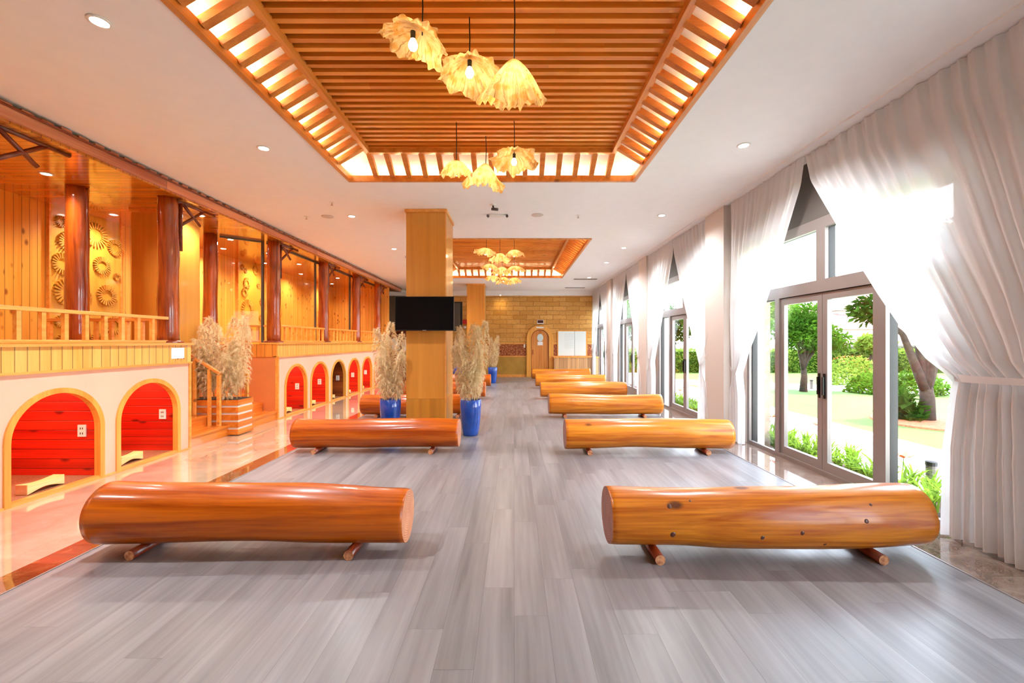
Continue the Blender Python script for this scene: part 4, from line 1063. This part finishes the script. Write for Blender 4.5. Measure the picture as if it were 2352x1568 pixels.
MB().box(5.5, 34, 22.08, 23.2, ZG, ZG+1.08).build('hedge_core', M['leafdk'], t)
leaves(15000, hf, .13, 31, M['leafy'], 'foliage', t, droop=-.1)
def bush(x, y, r, h, lab, seed, mat, n=1800, flowers=0, ls=.13):
    t = thing('garden_bush', (x, y, ZG), lab, 'bush', 'bushes on the lawn')
    def fn(rr):
        while True:
            v = Vector((rr.uniform(-1,1), rr.uniform(-1,1), rr.uniform(0,1)))
            if .45 < v.length < 1: break
        return (x+v.x*r, y+v.y*r, ZG+v.z*h)
    leaves(n, fn, ls, seed, mat, 'foliage', t, droop=-.2)
    if flowers:
        def f2(rr):
            a = rr.random()*2*pi; q = sqrt(rr.random()); return (x+cos(a)*q*r*.9, y+sin(a)*q*r*.9, ZG+h*sqrt(max(0, 1-q*q*.8))+.02)
        leaves(flowers, f2, .07, seed+1, M['orange'], 'blossoms', t)
bush(11.3, 13.4, .75, .62, 'round bright green bush by the crossing path', 41, M['leaf'])
bush(12.4, 13.2, .8, .7, 'second bright bush right of the first by the path', 42, M['leaf'])
bush(12.3, 15.6, 1.0, 1.1, 'bush with orange blossoms behind the bright bushes', 43, M['leafy'], 2200, 160)
bush(8.0, 8.75, .32, .55, 'small broad leaved shrub at the foot of the dark tree', 44, M['leafdk'], 350, 0, .22)
bush(6.9, 13.5, .5, .6, 'low lawn shrub seen through the second garden window', 45, M['leafy'], 900)
bush(13.8, 9.5, .9, .9, 'shrub behind the dark forked tree', 46, M['leafdk'], 1500)
tag(MB().lathe((8.35, 8.5, ZG), [(1.0, 0), (.98, .03), (.3, .05)], 24).build('tree_mulch_ring', plain('mulch', C(150,88,52), .9, nz=.3, nsc=20)), 'brown mulch ring around the dark forked tree', 'mulch')
for k, (x, y, lab) in enumerate(((10.1, 14.5, 'small dark bollard light on the lawn by the tree'), (4.52, 4.62, 'small dark bollard light in the planting bed'))):
    t = thing('bollard_light', (x, y, ZG), lab, 'garden light'); MB().lathe((x, y, ZG), [(.05, 0), (.05, .28)], 14).build('body', M['aludark'], t); MB().lathe((x, y, ZG+.28), [(.055, 0), (.055, .04)], 14).build('cap', M['black'], t)
# lilies: each clump an object
def clump(seed, flower):
    rr = random.Random(seed); t = bpy.data.objects.new('lily_clump', None); COL.objects.link(t); m = MB()
    for i in range(26):
        a = rr.random()*2*pi; L = rr.uniform(.3, .52); w = rr.uniform(.010, .017); o = Vector((cos(a), sin(a), 0)); s = Vector((-sin(a), cos(a), 0)); P = []
        b = Vector((rr.uniform(-.04, .04), rr.uniform(-.04, .04), 0)); k = rr.uniform(.35, .95)
        for q in range(5):
            u = q/4; p = b+o*L*k*u*u*.9+Vector((0, 0, L*(u*.95-.55*k*u**3)))
            ww = s*w*(1-u**2*.9); P.append([p-ww, p+ww])
        m.grid(P)
    m.build('blades', M['lily'], t)
    if flower:
        f = MB(); c = Vector((.02, 0, .42))
        for i in range(6):
            a = 2*pi*i/6; o = Vector((cos(a), sin(a), .5)); s = Vector((-sin(a), cos(a), 0))*.014
            f.add([c, c+o*.06+s*2, c+o*.12, c+o*.06-s*2], [(0,1,2,3)])
        f.build('flower', M['orange'], t)
        st = MB(); st.tube([(0,0,0), tuple(c)], .004, 5); st.build('flower_stalk', M['lily'], t)
    return t
CL = [clump(51, False), clump(52, True), clump(53, False)]
y = 3.1; k = 0; rr = random.Random(77)
while y < 11.5:
    for x in (3.95, 4.2):
        c = dup(CL[1 if (k*7) % 5 == 0 else (k % 2)*2], (x+rr.uniform(-.05, .05), y+rr.uniform(-.05, .05), ZG+.02), rr.random()*6)
        c['category'] = 'plant'; c['group'] = 'strap leaved lily clumps outside the windows'
        fl_ = any(q.name.startswith('flower') for q in bpy.data.objects if q.parent == c) if False else ((k*7) % 5 == 0)
        c['label'] = 'orange flowering lily clump in the bed outside the windows' if fl_ else 'leafy green lily clump without flower in the bed outside the windows'
        k += 1
    y += .235
for c in CL:
    for q in [o for o in bpy.data.objects if o.parent == c]: bpy.data.objects.remove(q)
    bpy.data.objects.remove(c)
# house
t = thing('garden_house', (52, 60, ZG), 'white house with pink tiled roofs beyond the hedge', 'house')
def hq(nm, x0, x1, y0, y1, z0, z1, mat, par=t): return MB().box(x0, x1, y0, y1, z0, z1).build(nm, mat, par)
hq('wall', 44.0, 66, 60, 72, ZG, 3.3, M['housew']); hq('upper_wall', 47.5, 66, 62.5, 72, 3.2, 6.0, M['housew'])
def roof(nm, x0, x1, y0, y1, z0, z1, ov=.6):
    m = MB(); ins = (z1-z0)*1.1; m.add([(x0-ov,y0-ov,z0),(x1+ov,y0-ov,z0),(x1+ov,y1+ov,z0),(x0-ov,y1+ov,z0),(x0+ins,y0+ins,z1),(x1-ins,y0+ins,z1),(x1-ins,y1-ins,z1),(x0+ins,y1-ins,z1)],
        [(0,3,2,1),(0,1,5,4),(1,2,6,5),(2,3,7,6),(3,0,4,7),(4,5,6,7)]); m.build(nm, M['rooft'], t)
roof('lower_roof', 44.0, 66, 57.5, 59.6, 1.0, 1.9, .3); roof('middle_roof', 43.8, 66, 60, 66, 3.2, 5.6); roof('top_roof', 47.3, 66, 62.5, 72, 6.0, 9.0)
for i in range(3):
    w = hq('window', 46.5+i*4, 48.8+i*4, 59.93, 60.0, .1, .7, M['dark'])

# ------------------------------------------------------------------ light
w = bpy.data.worlds.new('sky'); SC.world = w; w.use_nodes = True; nt = w.node_tree; nt.nodes.clear()
out = nt.nodes.new('ShaderNodeOutputWorld'); bg = nt.nodes.new('ShaderNodeBackground'); tc = nt.nodes.new('ShaderNodeTexCoord'); sp_ = nt.nodes.new('ShaderNodeSeparateXYZ'); rp = nt.nodes.new('ShaderNodeValToRGB')
nt.links.new(tc.outputs['Generated'], sp_.inputs[0]); nt.links.new(sp_.outputs[2], rp.inputs[0]); nt.links.new(rp.outputs[0], bg.inputs[0]); nt.links.new(bg.outputs[0], out.inputs[0])
rp.color_ramp.elements[0].color = (.95, .97, 1, 1); rp.color_ramp.elements[1].position = .7; rp.color_ramp.elements[1].color = (.62, .78, 1, 1)
bg.inputs[1].default_value = SKY
def light(typ, name, loc, e, col, rot=None, **kw):
    l = bpy.data.lights.new(name, typ); l.energy = e; l.color = col
    for k, v in kw.items(): setattr(l, k, v)
    o = bpy.data.objects.new(name, l); COL.objects.link(o); o.location = loc
    if rot is not None: o.rotation_euler = rot
    return o
s = light('SUN', 'sun', (0, 0, 20), SUN, (1, .95, .86), angle=radians(.8))
s.rotation_euler = Vector((-.12, -.10, -1)).to_track_quat('-Z', 'Y').to_euler()
for c in BC:   # daylight portals in the window openings
    p = light('AREA', 'window_portal', (XG+.3, c, 1.45), 1, (1, 1, 1), (0, radians(90), 0), shape='RECTANGLE', size=2.9, size_y=3.0)
    p.data.cycles.is_portal = True
# LED cove strips hidden in the coffers
def strip(a, b, dirv, e):
    a = Vector(a); b = Vector(b); L = (b-a).length
    o = light('AREA', 'cove_led', (a+b)/2, e*L, (1, .80, .45), shape='RECTANGLE', size=L, size_y=.014)
    z = -Vector(dirv).normalized(); x = (b-a).normalized(); yv = z.cross(x)
    o.rotation_euler = Matrix((x, yv, z)).transposed().to_euler()
for (x0, x1, y0, y1) in COF:
    z = ZC+.06; i = .012
    strip((x0+i, y0+.1, z), (x0+i, y1-.1, z), (.55, 0, 1), COVE); strip((x1-i, y0+.1, z), (x1-i, y1-.1, z), (-.55, 0, 1), COVE)
    strip((x0+.1, y1-i, z), (x1-.1, y1-i, z), (0, -.55, 1), COVE); strip((x0+.1, y0+i, z), (x1-.1, y0+i, z), (0, .55, 1), COVE)

# ------------------------------------------------------------------ camera
cd = bpy.data.cameras.new('camera'); cam = bpy.data.objects.new('camera', cd); COL.objects.link(cam)
cam.location = (0, 0, 1.5); cam.rotation_euler = (radians(90), 0, 0)
cd.sensor_width = 36; cd.lens = 980/2352*36; cd.shift_x = -5/2352; cd.clip_start = .05; cd.clip_end = 500
SC.camera = cam
SC.view_settings.view_transform = 'Standard'; SC.view_settings.look = 'None'; SC.view_settings.gamma = 1; SC.view_settings.exposure = EXPO
SC.view_settings.use_curve_mapping = False
cy = SC.cycles
cy.max_bounces = 5; cy.diffuse_bounces = 4; cy.glossy_bounces = 3; cy.transmission_bounces = 4; cy.transparent_max_bounces = 10
cy.sample_clamp_indirect = 6; cy.caustics_reflective = False; cy.caustics_refractive = False
cy.use_denoising = True
try: cy.denoiser = 'OPENIMAGEDENOISE'
except Exception: pass
cy.use_adaptive_sampling = True; cy.adaptive_threshold = .12; cy.adaptive_min_samples = 20
